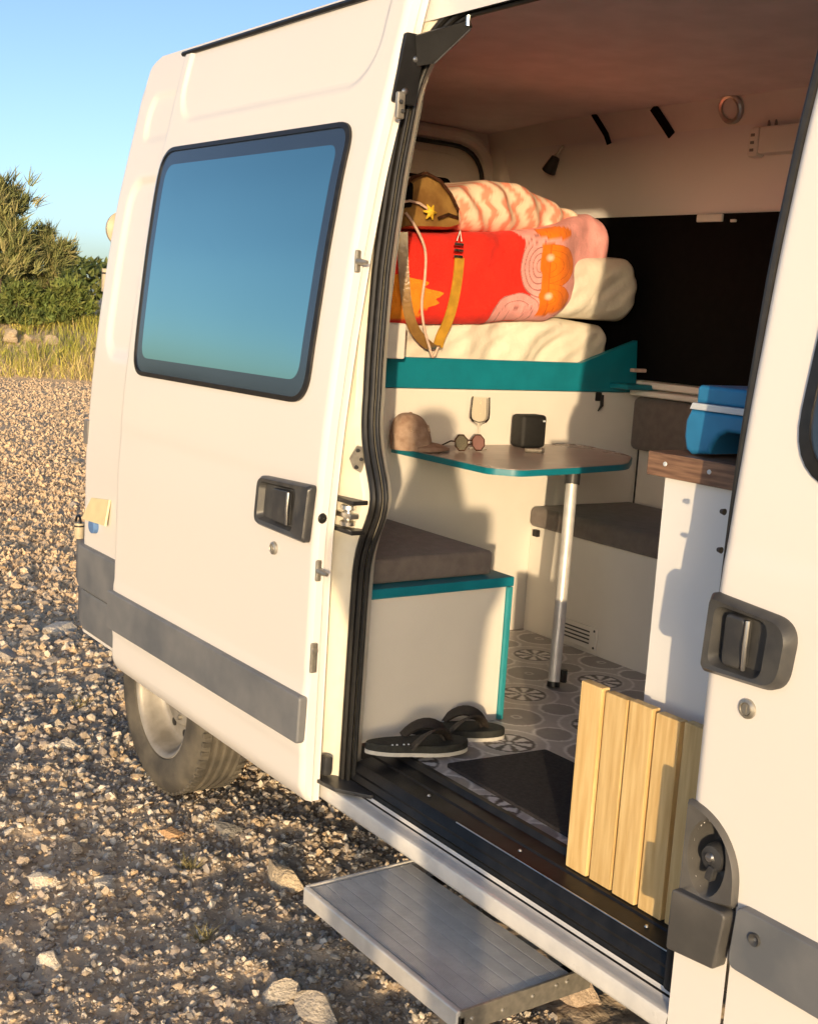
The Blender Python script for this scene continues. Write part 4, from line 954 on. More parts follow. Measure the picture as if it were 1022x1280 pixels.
# ---- bedding
bed_top = 1.502
def diag(y, z):
    w_ = np.sin((y*8-z*9)*2.6+2.4*vnoise(y*4, z*4, 61)); return 0.017*np.sign(w_)*np.abs(w_)**2.2*(0.5+0.5*vnoise(y*3, z*3, 62))+0.004*np.sin((y*7-z*12)*7)*vnoise(y*6, z*6, 65)
mb, _ = soft(0.15, 1.735, const(1.503), lambda y: 1.712-0.02*math.sin(y*4), lambda y: BX-0.045, -4.39, 0.05, 120, 24, 0.006, diag)
tag(build(mb, 'mattress', 'cotton', None, 60, loc=(-3.9, 0.95, 1.503)), 'cream mattress in a fitted sheet lying behind the teal rail', 'mattress')
def ztop2(y): return 1.955
mb, _ = soft(1.30, 1.845, const(1.722), lambda y: 1.965, lambda y: BX-0.005, -4.1, 0.075, 60, 20, 0.005, diag, rend=0.075)
tag(build(mb, 'folded_topper', 'cotton', None, 60, loc=(-3.8, 1.6, 1.722)), 'rounded end of a folded cream topper beside the black window blind', 'bedding')
# duvet with printed shapes
def duvet_col(P):
    y, z = P[:, 1], P[:, 2]
    px = (y-0.671)/0.00354+503; py = 290-(z-1.966-(px-503)*0.0003)/0.00262
    red = np.array([0.80, 0.022, 0.010]); pink = np.array([0.82, 0.36, 0.34]); orange = np.array([0.88, 0.20, 0.006]); line = np.array([0.42, 0.16, 0.15]); oline = np.array([0.66, 0.12, 0.004]); white = np.array([0.85, 0.70, 0.55])
    wob = 3.0*vnoise(px*0.08, py*0.08, 71)
    col = np.tile(pink, (len(y), 1))
    bnd = np.interp(py, [270, 285, 300, 315, 330, 350, 370, 385, 405], [636, 640, 652, 650, 647, 653, 661, 660, 655])+wob
    col[px < bnd] = red
    def rings(cx, cy, rx, ry, fill, ln, clip, n=4):
        d = np.hypot((px-cx)/rx, (py-cy)/ry)+0.03*wob/3
        m = (d < 1) & clip; col[m] = fill
        for k in range(1, n+1):
            q = k/n*0.98; w_ = 0.018*30/rx; col[m & (np.abs(d-q) < w_)] = ln
        return m
    rings(646, 400, 32, 30, pink, line, px < 676, 3)
    rings(672, 335, 25, 42, pink, line, px < 678, 5)
    # faint contour lines over the pink field
    d = np.hypot((px-690)/60.0, (py-345)/52.0)
    for q in (1.15, 1.35, 1.55): col[(np.abs(d-q) < 0.012) & (px > 690)] = pink*0.86
    rings(681, 336, 47, 31, orange, oline, px > 674+wob, 4)
    rings(681, 380, 41, 22, orange, oline, px > 674+wob, 3)
    rings(694, 290, 24, 9, orange, oline, px > 660, 2)
    bar = (px > 674+wob*0.3) & (px < 685) & (py > 303) & (py < 400); col[bar] = orange*np.array([1, 0.85, 1])
    col[(np.abs(px-684.5) < 0.8) & bar] = oline
    for cx, cy in ((684, 324), (685, 376)):
        k_ = np.clip(1.3-np.hypot((px-cx)/5, (py-cy)/5), 0, 1)[:, None]*0.8; col = col*(1-k_)+white*k_
    star = (px < 512+40*np.clip(1-np.abs(py-372)/30, 0, 1)+6*np.sin(py*0.45)) & (py > 342) & (py < 398); col[star] = np.array([0.85, 0.27, 0.012])
    top = P[:, 0] < BX-0.005; col[top & (px > bnd)] = pink; col[top & (px <= bnd)] = red
    return col
def dz_b(y): return float(np.interp(y, [0.5, 0.72, 1.05, 1.16, 1.35, 1.50, 1.60, 1.66], [1.66, 1.665, 1.683, 1.700, 1.706, 1.76, 1.82, 1.87]))
def dz_t(y): return float(np.interp(y, [0.5, 0.67, 1.13, 1.35, 1.50, 1.60, 1.66, 1.72], [1.955, 1.968, 2.006, 2.045, 2.095, 2.115, 2.10, 2.07]))
def dfold(y, z): return 0.016*np.sin(y*34+3.5*vnoise(z*5, y*3, 63))*(0.35+0.65*vnoise(y*4, z*3, 66))*sstep(1.30, 0.95, y)*sstep(1.68, 1.92, z)+0.016*vnoise(y*6, z*5, 64)+0.006*np.sin((y*1.2+z)*30)*sstep(1.2, 1.4, y)*0.4
mb, PV = soft(0.42, 1.700, dz_b, dz_t, lambda y: BX+0.045-0.10*float(sstep(1.35, 1.66, y)), -4.25, 0.06, 420, 150, 0.004, dfold, rend=0.05)
mb.col = duvet_col(PV)
tag(build(mb, 'duvet', 'fleece', None, 60, loc=(-3.8, 1.0, 1.67)), 'thick folded duvet printed red, pink and orange on the mattress', 'duvet')
def sheet_col(P):
    y, z, x = P[:, 1], P[:, 2], P[:, 0]
    ph = y*96+2.2*vnoise(y*4, z*6, 81)+40*(z-2.1)+1.3*np.sin(z*85+y*10)
    a = 0.5+0.5*np.sin(ph); b = 0.5+0.5*np.sin(ph*2.0+1.3)
    cream = np.array([0.80, 0.60, 0.45]); pk = np.array([0.74, 0.26, 0.17]); gr = np.array([0.44, 0.38, 0.27])
    col = cream+(pk-cream)*(np.clip((a-0.55)/0.25, 0, 1))[:, None]
    col = col+(gr-col)*(np.clip((b-0.94)/0.05, 0, 1)*0.55)[:, None]
    return col
def s_t(y): return float(np.interp(y, [0.90, 0.97, 1.08, 1.22, 1.35, 1.50, 1.56], [2.11, 2.145, 2.180, 2.185, 2.160, 2.125, 2.09]))
def s_b(y): return float(np.interp(y, [0.9, 1.1, 1.4, 1.56], [1.99, 2.00, 2.03, 2.05]))
def sfold(y, z): return 0.013*np.sin(y*56+24*(z-2.1)+4*vnoise(y*7, z*8, 82))+0.01*vnoise(y*9, z*9, 83)
mb, PV = soft(0.905, 1.56, s_b, s_t, lambda y: BX-0.02-0.05*float(sstep(1.2, 1.55, y)), -3.95, 0.075, 260, 60, 0.008, sfold, rend=0.05)
mb.col = sheet_col(PV)
tag(build(mb, 'rolled_sheet', 'printed_sheet', None, 60, loc=(-3.7, 1.2, 2.0)), 'rumpled rolled sheet with wavy peach stripes on top of the duvet', 'sheet')

# ---- handbag on the duvet with hanging strap
hb = thing('handbag', (-3.40, 0.74, 1.975), 'glossy brown handbag on the duvet with a long amber strap hanging down', 'handbag')
def BG(px, py, x=-3.37): return XP(px, py, x)
outl = [(498, 286), (499, 262), (501, 246), (506, 232), (515, 222), (530, 218), (545, 224), (558, 236), (568, 250), (572, 262), (573, 283), (560, 287), (530, 286)]
o3 = [BG(*p) for p in outl]
mb = MB(); n = len(o3); rings = [(-0.02, 0.90), (0.006, 1.0), (0.03, 1.0), (0.06, 0.99), (0.10, 0.96), (0.125, 0.88)]
c0 = np.mean(o3, 0); vs = []; fs = []
for k, (dx, s_) in enumerate(rings):
    vs += [tuple(c0+(p-c0)*s_+np.array([-dx, 0, 0])) for p in o3]
for k in range(len(rings)-1):
    for i in range(n): fs.append((k*n+i, k*n+(i+1) % n, (k+1)*n+(i+1) % n, (k+1)*n+i))
fs += [tuple(range(n)), tuple(range((len(rings)-1)*n, len(rings)*n))[::-1]]
mb.add(vs, fs); bo = build(mb, 'body', 'brown_leather', hb, 60)
mb = MB(); mb.box(-3.40, -3.342, float(BG(500, 0)[1]), float(BG(528, 0)[1]), 2.035, 2.125, 0.02, 3); build(mb, 'inner_pocket', 'black_fabric', hb)
mb = MB(); mb.tube([BG(*p, -3.335) for p in ((503, 238), (515, 222), (532, 216), (550, 226), (563, 243), (572, 262), (572, 272), (560, 268), (548, 273))], 0.006, 8); build(mb, 'rim', 'tortoise', hb)
mb = MB(); mb.tube([BG(*p, -3.325) for p in ((500, 253), (512, 251), (524, 254), (533, 260), (537, 265))], 0.0042, 8); build(mb, 'handle', 'cord', hb)
mb = MB()
for a in np.linspace(0, math.pi, 4)[:-1]:
    c = BG(537, 265, -3.32); d = 0.026*np.array([0, math.cos(a), math.sin(a)]); mb.tube([c-d, c+np.array([0.010, 0, 0]), c+d], [0.002, 0.010, 0.002], 8)
build(mb, 'bow', 'yellow_bow', hb)
def smooth(pts, k=5):
    P = [np.array(p, float) for p in pts]; out = []
    for i in range(len(P)-1):
        p0, p1, p2, p3 = P[max(i-1, 0)], P[i], P[i+1], P[min(i+2, len(P)-1)]
        for t in np.linspace(0, 1, k, endpoint=False): out.append(0.5*((2*p1)+(-p0+p2)*t+(2*p0-5*p1+4*p2-p3)*t*t+(-p0+3*p1-3*p2+p3)*t**3))
    out.append(P[-1]); return out
XS = -3.372
s1 = smooth([BG(574, 322, XS), BG(572, 345, XS+0.004), BG(567, 375, XS+0.006), BG(560, 400, XS+0.006), BG(551, 420, XS), BG(547, 433, XS)])
mb = MB(); mb.ribbon(s1, (0.15, 1, 0), 0.036, 0.004); build(mb, 'strap', 'amber_strap', hb, 60)
s2 = smooth([BG(547, 434, XS), BG(536, 432, XS), BG(522, 418, XS+0.005), BG(513, 400, XS+0.01), BG(507, 370, XS+0.012), BG(504, 330, XS+0.012), BG(503, 290, XS+0.01)])
mb = MB(); mb.ribbon(s2, (0.55, 0.8, 0.2), 0.034, 0.004); build(mb, 'strap', 'brown_leather', hb, 60)
mb = MB(); s3 = smooth([BG(507, 266, -3.33), BG(520, 285, -3.34), BG(531, 312, -3.345), BG(531, 345, -3.345), BG(527, 380, -3.345), BG(530, 410, -3.35), BG(536, 432, -3.36), BG(541, 446, -3.365), BG(548, 432, -3.365)])
mb.tube(s3, 0.0045, 8); build(mb, 'cord', 'cord', hb)
c = BG(573, 309, -3.362); mb = MB()
for dz in (-0.030, -0.010, 0.010): mb.box(c[0]-0.003, c[0]+0.004, c[1]-0.019, c[1]+0.019, c[2]+dz-0.005, c[2]+dz+0.004, 0.002)
mb.tube([c+np.array([0, -0.010, 0.02]), c+np.array([0, 0, 0.055]), c+np.array([0, 0.010, 0.02])], 0.003, 8); mb.tube([c+np.array([0, 0, 0.055]), BG(574, 289, -3.362)], 0.005, 8); build(mb, 'buckle', 'steel', hb)

# ---- things on the table
def TP(px, x): p = XP(px, 555, x); return float(p[1])
cx_ = -3.345; cy = TP(517, cx_)
cap = thing('cap', (cx_, cy, TZ), 'faded tan cap with a round badge on the table by the bed panel', 'cap')
mb = MB(); nu, nv = 72, 22; P = np.zeros((nu, nv, 3))
for i in range(nu):
    a = 2*math.pi*i/(nu-1)
    for j in range(nv):
        t = j/(nv-1); ph = t*math.pi/2; rr = math.cos(ph)**0.62
        seam = 1-0.018*math.exp(-((((a*6/(2*math.pi)) % 1.0)-0.5)/0.06)**2)
        dent = 1+0.030*math.sin(3*a+5*t)+0.018*math.sin(7*a-4*t)
        fr_ = 0.5+0.5*math.cos(a-R(62)); hgt = 0.142*math.sin(ph)**0.85*(1-0.16*(1-fr_)*0-0.10*fr_*rr)
        P[i, j] = (cx_+0.074*rr*math.cos(a)*dent*seam, cy-0.010-0.014*t+0.086*rr*math.sin(a)*dent*seam-0.012*rr*t, TZ+0.001+hgt)
mb.grid(P); build(mb, 'crown', 'cap_cotton', cap, 60)
mb = MB(); nu, nv = 30, 10; P = np.zeros((nu, nv, 3))
for i in range(nu):
    q = -1+2*i/(nu-1); a = R(58)+q*R(74)
    for j in range(nv):
        t = j/(nv-1); ln = 0.070*math.sqrt(max(0.0, 1-q*q*0.96))
        P[i, j] = (cx_+(0.072+ln*t)*math.cos(a), cy-0.010+(0.083+ln*t)*math.sin(a), TZ+0.030-0.020*t-0.010*q*q*(1-t)-0.006*abs(q)**2+0.004*math.sin(t*3))
mb.grid(P); b2 = MB(); b2.grid(P+np.array([0, 0, -0.004])); mb.add(b2.v, b2.f); build(mb, 'brim', 'cap_cotton', cap, 60)
for a_, zz_, r_b in ((58, 0.080, 0.020), (-28, 0.082, 0.011)):
    a = R(a_); c = (cx_+0.064*math.cos(a), cy-0.019+0.073*math.sin(a), TZ+zz_)
    mb = MB(); mb.lathe([(0.0004, 0.003), (r_b*0.35, 0.004), (r_b*0.45, 0.002), (r_b*0.7, 0.004), (r_b*0.88, 0.003), (r_b, -0.006)], (0, 0, 0), 'x', 20); mb.xf(Matrix.Translation(c) @ Matrix.Rotation(a, 4, 'Z') @ Matrix.Rotation(R(-14), 4, 'Y')); build(mb, 'badge', 'cap_badge', cap)
mb = MB(); mb.lathe([(0.0004, 0.004), (0.006, 0.003), (0.008, -0.003)], (cx_-0.0, cy-0.024, TZ+0.142), 'z', 12); build(mb, 'button', 'cap_cotton', cap)
cap.scale = (0.86, 0.86, 0.86)
# wine glass
gx = -3.33; gy = TP(597, gx)
gl = thing('wine_glass', (gx, gy, TZ), 'clear stemmed wine glass behind the sunglasses', 'wine glass')
mb = MB(); o_ = [(0.0004, 0.001), (0.033, 0.001), (0.034, 0.002), (0.012, 0.005), (0.004, 0.010), (0.0033, 0.04), (0.0035, 0.078), (0.010, 0.086), (0.026, 0.094), (0.0335, 0.106), (0.0345, 0.125), (0.031, 0.180)]
i_ = [(0.0300, 0.180), (0.0332, 0.125), (0.032, 0.107), (0.024, 0.0965), (0.0004, 0.091)]
mb.lathe(o_+i_, (gx, gy, TZ), 'z', 36); build(mb, 'glass_body', 'clear_glass', gl, 60)
# sunglasses
sx = -3.255; sy = (TP(574, sx)+TP(602, sx))/2
sg = thing('sunglasses', (sx, sy, TZ), 'round metal-rimmed sunglasses with mirror lenses lying on the table', 'sunglasses')
for s, mt in ((-1, 'sun_lens'), (1, 'pink_lens')):
    cyy = sy+s*0.036; poly = []
    for k in range(8):
        a = 2*math.pi*(k+0.5)/8; poly.append((cyy+0.028*math.cos(a), 0.028*math.sin(a)))
    pts = [(sx-(z+0.028)*0.18, y, TZ+0.003+z+0.028) for y, z in poly]
    mb = MB(); mb.add([tuple(p) for p in pts]+[(p[0]-0.0015, p[1], p[2]) for p in pts], [tuple(range(8)), tuple(range(15, 7, -1))]+[(i, (i+1) % 8, 8+(i+1) % 8, 8+i) for i in range(8)]); build(mb, 'lens', mt, sg, 20)
    mb = MB(); mb.tube(pts, 0.0022, 6, True); build(mb, 'rim', 'tortoise', sg)
    mb = MB(); e = np.array((sx-0.007, cyy+s*0.027, TZ+0.036)); mb.tube([e, e+np.array([-0.012, s*0.008, 0.0]), e+np.array([-0.10, -s*0.01, -0.03])], 0.0026, 6); build(mb, 'temple', 'tortoise', sg)
mb = MB(); mb.tube([(sx-0.007, sy-0.010, TZ+0.036), (sx-0.006, sy, TZ+0.040), (sx-0.007, sy+0.010, TZ+0.036)], 0.0022, 6); build(mb, 'bridge', 'tortoise', sg)
# speaker
px_ = -3.36; py_ = TP(659, px_)
sp = thing('speaker', (px_, py_, TZ), 'small black box-shaped speaker standing against the bed panel', 'speaker')
mb = MB(); mb.box(px_-0.035, px_+0.035, py_-0.057, py_+0.057, TZ+0.001, TZ+0.118, 0.014, 4); build(mb, 'case', 'speaker_black', sp, 50)
mb = MB(); mb.box(px_+0.0352, px_+0.0362, py_+0.034, py_+0.046, TZ+0.094, TZ+0.100, 0.0004); build(mb, 'badge', 'pale_band', sp)
# lighter
lx = -3.20; ly = TP(668, lx)-0.0
li = thing('lighter', (lx, ly, TZ), 'small metal lighter lying in front of the black speaker', 'lighter')
mb = MB(); mb.tube([(lx-0.012, ly-0.030, TZ+0.009), (lx+0.008, ly+0.022, TZ+0.009)], 0.008, 10); build(mb, 'body', 'zinc', li)
mb = MB(); mb.tube([(lx+0.008, ly+0.022, TZ+0.010), (lx+0.012, ly+0.032, TZ+0.010)], 0.0095, 10); build(mb, 'cap', 'steel', li)

# ================================================================== GRAVEL AND STONES
def fast_mesh(name, V, T, col=None):
    me = bpy.data.meshes.new(name); n = len(V); m = len(T); k = T.shape[1]
    me.vertices.add(n); me.vertices.foreach_set('co', V.astype(np.float32).ravel())
    me.loops.add(m*k); me.loops.foreach_set('vertex_index', T.astype(np.int32).ravel())
    me.polygons.add(m); me.polygons.foreach_set('loop_start', np.arange(0, m*k, k, dtype=np.int32))
    me.update(calc_edges=True)
    if col is not None:
        a = me.color_attributes.new('Col', 'FLOAT_COLOR', 'POINT'); cc = np.ones((n, 4), np.float32); cc[:, :3] = col; a.data.foreach_set('color', cc.ravel())
    return me
def ico(sub):
    b = bmesh.new(); bmesh.ops.create_icosphere(b, subdivisions=sub, radius=1.0); b.verts.index_update()
    V = np.array([v.co[:] for v in b.verts]); T = np.array([[v.index for v in f.verts] for f in b.faces]); b.free(); return V, T
def rotz(V, a): c, s = np.cos(a), np.sin(a); return np.stack([V[..., 0]*c-V[..., 1]*s, V[..., 0]*s+V[..., 1]*c, V[..., 2]], -1)
PAL = np.array([[0.60, 0.50, 0.38], [0.66, 0.58, 0.47], [0.54, 0.43, 0.31], [0.42, 0.35, 0.29], [0.62, 0.46, 0.29], [0.70, 0.63, 0.53], [0.36, 0.32, 0.285]])
def inside_van(x, y): return (y > 0.0) & (x > -4.5)
IV, IT = ico(1)
def scatter(N, r0, r1, a0, a1):
    r_ = np.exp(rng.uniform(math.log(r0), math.log(r1), N)); az = rng.uniform(a0, a1, N); return CAMP[0]+r_*np.sin(az), CAMP[1]+r_*np.cos(az), r_
OV = np.array([[1, 0, 0], [-0.5, 0.87, 0], [-0.5, -0.87, 0], [0.2, 0.3, 0.9], [-0.1, -0.2, -0.8]]); OT_ = np.array([[0, 1, 3], [1, 2, 3], [2, 0, 3], [1, 0, 4], [2, 1, 4], [0, 2, 4]])
b = bmesh.new(); bmesh.ops.create_icosphere(b, subdivisions=1, radius=1.0); b.verts.index_update()
V0 = np.array([v.co[:] for v in b.verts]); T0 = np.array([[v.index for v in f.verts] for f in b.faces]); b.free()
VV, TT, CC = [], [], []; vo = 0
for N, r0, r1, a0, a1, tv, tt, s0, sg, cl, pb in ((50000, 1.6, 9.0, R(-100), R(-34), V0, T0, 0.0046, 0.55, 3.2, 0.70), (115000, 1.6, 9.0, R(-100), R(-34), OV, OT_, 0.0034, 0.35, 2.6, 0.95), (76000, 7.0, 26.0, R(-90), R(-68), OV, OT_, 0.0042, 0.36, 2.8, 1.0)):
    qx, qy, r_ = scatter(N, r0, r1, a0, a1)
    keep = ~((qy > np.where(qx > -2.6, 0.35, 0.6)) & (qx > -4.4)) & (bank_t(qx, qy) < 0.5); qx, qy, r_ = qx[keep], qy[keep], r_[keep]; n = len(qx)
    patch = vnoise(qx*1.7, qy*1.7, 91)+0.5*vnoise(qx*5, qy*5, 92)
    keep = rng.uniform(-1.0, 1.0, n) < patch*0.8+pb; qx, qy, r_ = qx[keep], qy[keep], r_[keep]; n = len(qx); k = len(tv)
    size = s0*np.minimum(np.exp(np.abs(rng.normal(0, sg, n))), 2.5)*np.clip(r_/3.0, 0.75, cl)
    sh = np.stack([rng.uniform(0.8, 1.35, n), rng.uniform(0.7, 1.1, n), rng.uniform(0.6, 1.0, n)*(1.35 if r1 > 20 else 1.0)], -1)*size[:, None]
    V = tv[None]*(1+0.24*rng.standard_normal((n, k, 1)).clip(-2, 2))*sh[:, None, :]; V = rotz(V, rng.uniform(0, 6.28, n)[:, None])
    V[..., 2] += V[..., 0]*rng.normal(0, 0.25, n)[:, None]
    V[..., 0] += qx[:, None]; V[..., 1] += qy[:, None]; V[..., 2] += (H(qx, qy)+size*0.36)[:, None]
    TT.append((tt[None]+(np.arange(n)*k)[:, None, None]).reshape(-1, 3)+vo); vo += n*k; VV.append(V.reshape(-1, 3))
    pc = PAL[rng.integers(0, len(PAL), n)]*rng.uniform(0.7, 1.1, (n, 1)); fo = sstep(4.5, 9.0, r_)[:, None]*0.75
    pc = pc*(1-fo)+np.array([[0.74, 0.53, 0.32]])*rng.uniform(0.8, 1.1, (n, 1))*fo; CC.append(np.repeat(pc, k, 0))
me = fast_mesh('gravel', np.concatenate(VV), np.concatenate(TT), np.concatenate(CC))
me.shade_flat(); gv = link_mesh('gravel', me, 'pebble', None, 0); tag(gv, 'loose pale pebbles and grit covering the ground', 'gravel', kind='stuff')

def stone_mesh(name, seed, sub=1, flatz=0.6, col=(0.5, 0.42, 0.32), rough=0.3):
    V, T = ico(sub+1) if sub > 1 else (IV2, IT2)
    r = np.random.default_rng(seed); V = V.copy(); o = r.uniform(-9, 9, 3)
    d = 1+rough*vnoise(V[:, 0]*1.4+o[0]+V[:, 2], V[:, 1]*1.4+o[1]-V[:, 2]*0.7, seed)+0.35*rough*vnoise(V[:, 0]*3.3+o[0], V[:, 1]*3.3+V[:, 2]*3+o[1], seed+5)
    V *= d[:, None]
    for k in range(8):
        nn = r.normal(size=3); nn[2] = abs(nn[2])*0.7; nn /= np.linalg.norm(nn); q = r.uniform(0.30, 0.62); dd = V @ nn; V -= np.clip(dd-q, 0, None)[:, None]*nn
    V[:, 2] *= flatz
    c = np.array(col)*(1+0.10*vnoise(V[:, 0]*4+o[0], V[:, 1]*4+o[1], seed+9))[:, None]
    me = fast_mesh(name, V, T, c); me.materials.append(MAT['stone'])
    me.polygons.foreach_set('use_smooth', [True]*len(me.polygons)); me.set_sharp_from_angle(angle=R(18)); return me
IV2, IT2 = ico(2)
tpl = []
COLN = ['tan', 'pale', 'brown', 'dark brown', 'orange', 'whitish', 'grey']
for k in range(16):
    c = PAL[k % len(PAL)]*(0.85+0.3*random.random()); tpl.append(stone_mesh('stone', 100+k, 1, random.uniform(0.5, 0.8), tuple(c))); tpl[-1]['tone'] = k % len(PAL)
def project(P):
    c = M @ (np.array(P)-CAMP); return PPX+F*c[0]/c[2], PPY+F*c[1]/c[2]
cnt = 0; tries = 0; placed = []
while cnt < 290 and tries < 30000:
    tries += 1
    r = math.exp(random.uniform(math.log(2.0), math.log(13.0))); a = random.uniform(R(-80), R(-50)); x, y = CAMP[0]+r*math.sin(a), CAMP[1]+r*math.cos(a)
    if y > -0.02 and x > -4.7: continue
    px, py = project((x, y, 0.0))
    if not (-20 < px < 560 and 470 < py < 1300): continue
    if px > 142 and py < 840: continue
    s = 0.0105*math.exp(abs(random.gauss(0, 0.55)))*min(2.2, max(0.9, r/3.0))
    if any(math.hypot(x-p[0], y-p[1]) < (s+p[2])*1.1 for p in placed): continue
    if math.hypot(x+3.84, y-0.16) < 0.42: continue
    placed.append((x, y, s)); o = bpy.data.objects.new('stone', random.choice(tpl)); C.objects.link(o)
    o.location = (x, y, float(H(x, y))+s*0.22); o.rotation_euler = (random.gauss(0, 0.2), random.gauss(0, 0.2), random.uniform(0, 6.28)); o.scale = (s*random.uniform(1.0, 1.5), s*random.uniform(0.75, 1.1), s*random.uniform(0.8, 1.15))
    kn = COLN[o.data['tone']]
    sz = 'tiny' if s < 0.013 else ('small' if s < 0.020 else ('middling' if s < 0.032 else 'large'))
    if x > -2.9 and y > -1.2: wh_ = 'on the gravel near the step'
    elif math.hypot(x+3.84, y-0.1) < 1.0: wh_ = 'on the gravel by the rear wheel'
    elif x > -4.9: wh_ = 'on the gravel out from the sliding door'
    elif x > -7.0: wh_ = 'on the gravel just past the rear bumper'
    else: wh_ = 'on the gravel towards the grassy bank'
    tag(o, '%s %s stone lying loose %s' % (sz, kn, wh_), 'stone', 'loose stones on the gravel'); cnt += 1
def big_stone(px, py, w_, d_, h, col, label, seed, rot=0.0, sink=0.35):
    P = ZP(px, py, 0.0); me = stone_mesh('rock', seed, 2, 1.0, col, 0.25)
    o = bpy.data.objects.new('rock', me); C.objects.link(o); o.location = (P[0], P[1], float(H(P[0], P[1]))+h*(0.5-sink)); o.scale = (w_/2, d_/2, h/2); o.rotation_euler = (0, 0, rot)
    tag(o, label, 'rock')
big_stone(212, 1036, 0.10, 0.075, 0.05, (0.55, 0.34, 0.18), 'flat orange rock on the gravel in front of the rear wheel', 301, 0.4, 0.15)
big_stone(285, 1030, 0.16, 0.10, 0.05, (0.30, 0.28, 0.25), 'flat grey rock on the gravel below the door corner', 302, 0.9, 0.2)
big_stone(352, 1092, 0.17, 0.13, 0.10, (0.52, 0.42, 0.29), 'large tan boulder half buried beside the end of the step', 303, 0.2, 0.05)
big_stone(345, 1237, 0.13, 0.10, 0.07, (0.52, 0.46, 0.38), 'pale lumpy rock below the front edge of the step', 304, 1.2, 0.2)
big_stone(400, 1262, 0.15, 0.11, 0.08, (0.42, 0.37, 0.31), 'grey-brown rock under the front corner of the step', 305, 0.5, 0.2)
big_stone(725, 1248, 0.16, 0.12, 0.09, (0.40, 0.31, 0.23), 'reddish brown rock lying under the sill past the step', 306, 0.5, 0.1)
big_stone(68, 1136, 0.045, 0.035, 0.03, (0.66, 0.53, 0.33), 'small square yellow stone on the open gravel', 307, 0.5, 0.1)
big_stone(28, 1070, 0.06, 0.045, 0.035, (0.60, 0.48, 0.36), 'pale peach stone on the open gravel', 308, 0.2, 0.1)
big_stone(75, 905, 0.10, 0.08, 0.06, (0.50, 0.43, 0.34), 'pale rock on the gravel near the bumper', 309, 0.2, 0.15)

# ================================================================== BACKGROUND PLANTS
def blades(n, pos, dirs, length, width, col):
    """n thin curved quads (2 segments)"""
    side = np.cross(dirs, rng.normal(size=(n, 3))); side /= np.linalg.norm(side, axis=1)[:, None]+1e-9
    bend = rng.normal(0, 0.22, (n, 3)); bend[:, 2] -= 0.05
    p0 = pos; p1 = pos+dirs*length[:, None]*0.55+bend*length[:, None]*0.15; p2 = pos+dirs*length[:, None]+bend*length[:, None]*0.6
    w = width[:, None]
    V = np.stack([p0-side*w*0.5, p0+side*w*0.5, p1+side*w*0.45, p1-side*w*0.45, p2], 1).reshape(-1, 3)
    b = (np.arange(n)*5)[:, None]; T = np.concatenate([b+np.array([[0, 1, 2]]), b+np.array([[0, 2, 3]]), b+np.array([[3, 2, 4]])], 0)
    return V, T, np.repeat(col, 5, 0)
def bush(name, base, h, rx, label, cat, cols, nclump=26, ntuft=42, nb=10, blen=0.28, bw=0.022, up=0.8, trunk=True, low=0.12, group=None):
    t = thing(name, base, label, cat, group); base = np.array(base)
    cl = []
    for k in range(nclump):
        a = rng.uniform(0, 6.28); q = rng.uniform(low, 1.0)**0.85; rad = rx*math.sqrt(max(0.05, 1-((q-0.45)/0.62)**2))*rng.uniform(0.25, 1.0)
        cl.append((rad*math.cos(a), rad*math.sin(a), h*(0.06+0.86*q), rng.uniform(0.55, 1.1)))
    cl = np.array(cl); pos = []; dr = []; cc = []
    for c in cl:
        m = int(ntuft*c[3]); p = rng.normal(0, 1, (m, 3))*np.array([0.20, 0.20, 0.17])*rx*c[3]+c[:3]
        tint = rng.uniform(0.75, 1.25)
        for q in p:
            d0 = np.array([q[0]*0.5/rx, q[1]*0.5/rx, up])+rng.normal(0, 0.25, 3)
            dd = d0+rng.normal(0, 0.33, (nb, 3)); dd /= np.linalg.norm(dd, axis=1)[:, None]
            pos.append(np.tile(q, (nb, 1))+rng.normal(0, 0.03, (nb, 3))); dr.append(dd)
            c0 = cols[rng.integers(0, len(cols))]; cc.append(np.array(c0)*tint*rng.uniform(0.75, 1.25, (nb, 1)))
    pos = np.concatenate(pos)+base; pos[:, 2] = np.maximum(pos[:, 2], base[2]+0.02); dr = np.concatenate(dr); cc = np.concatenate(cc); n = len(pos)
    V, T, c = blades(n, pos, dr, blen*rng.uniform(0.6, 1.3, n), bw*rng.uniform(0.7, 1.3, n), cc)
    me = fast_mesh('crown', V-base, T, c); o = link_mesh('crown', me, 'foliage', t, 0)
    if trunk:
        mb = MB(); top = base+np.array([0, 0, h*0.55]); mb.tube([base-np.array([0, 0, 0.1]), base+np.array([0.05, 0, h*0.2]), top], [0.07*h/3, 0.055*h/3, 0.02], 8)
        for c in cl[:14]:
            e = base+c[:3]; s = base+np.array([0.03, 0, h*rng.uniform(0.08, 0.35)]); mid = (s+e)/2+np.array([0, 0, 0.08*h*rng.uniform(-1, 1)]); mb.tube([s, mid, e], [0.03*h/3, 0.018*h/3, 0.006], 6)
        build(mb, 'trunk', 'bark', t)
    return t
def at_dist(px, d):
    v = ray(px, 400.0); v = v/np.linalg.norm(v[:2]); x, y = CAMP[0]+v[0]*d, CAMP[1]+v[1]*d; return (float(x), float(y), float(H(x, y))-0.03)
OL = [(0.23, 0.23, 0.08), (0.18, 0.195, 0.065), (0.28, 0.255, 0.105), (0.14, 0.16, 0.055)]
GR = [(0.14, 0.175, 0.035), (0.10, 0.14, 0.03), (0.19, 0.21, 0.05)]
bush('tree', at_dist(-2, 27.5), 2.65, 0.85, 'tall feathery olive-green shrub on the bank, its tips against the sky', 'tree', OL, 34, 46, 10, 0.30, 0.024)
bush('tree', at_dist(60, 27.8), 1.95, 0.42, 'shorter feathery shrub leaning from the tall one beside the van', 'tree', OL, 20, 40, 10, 0.26, 0.022)
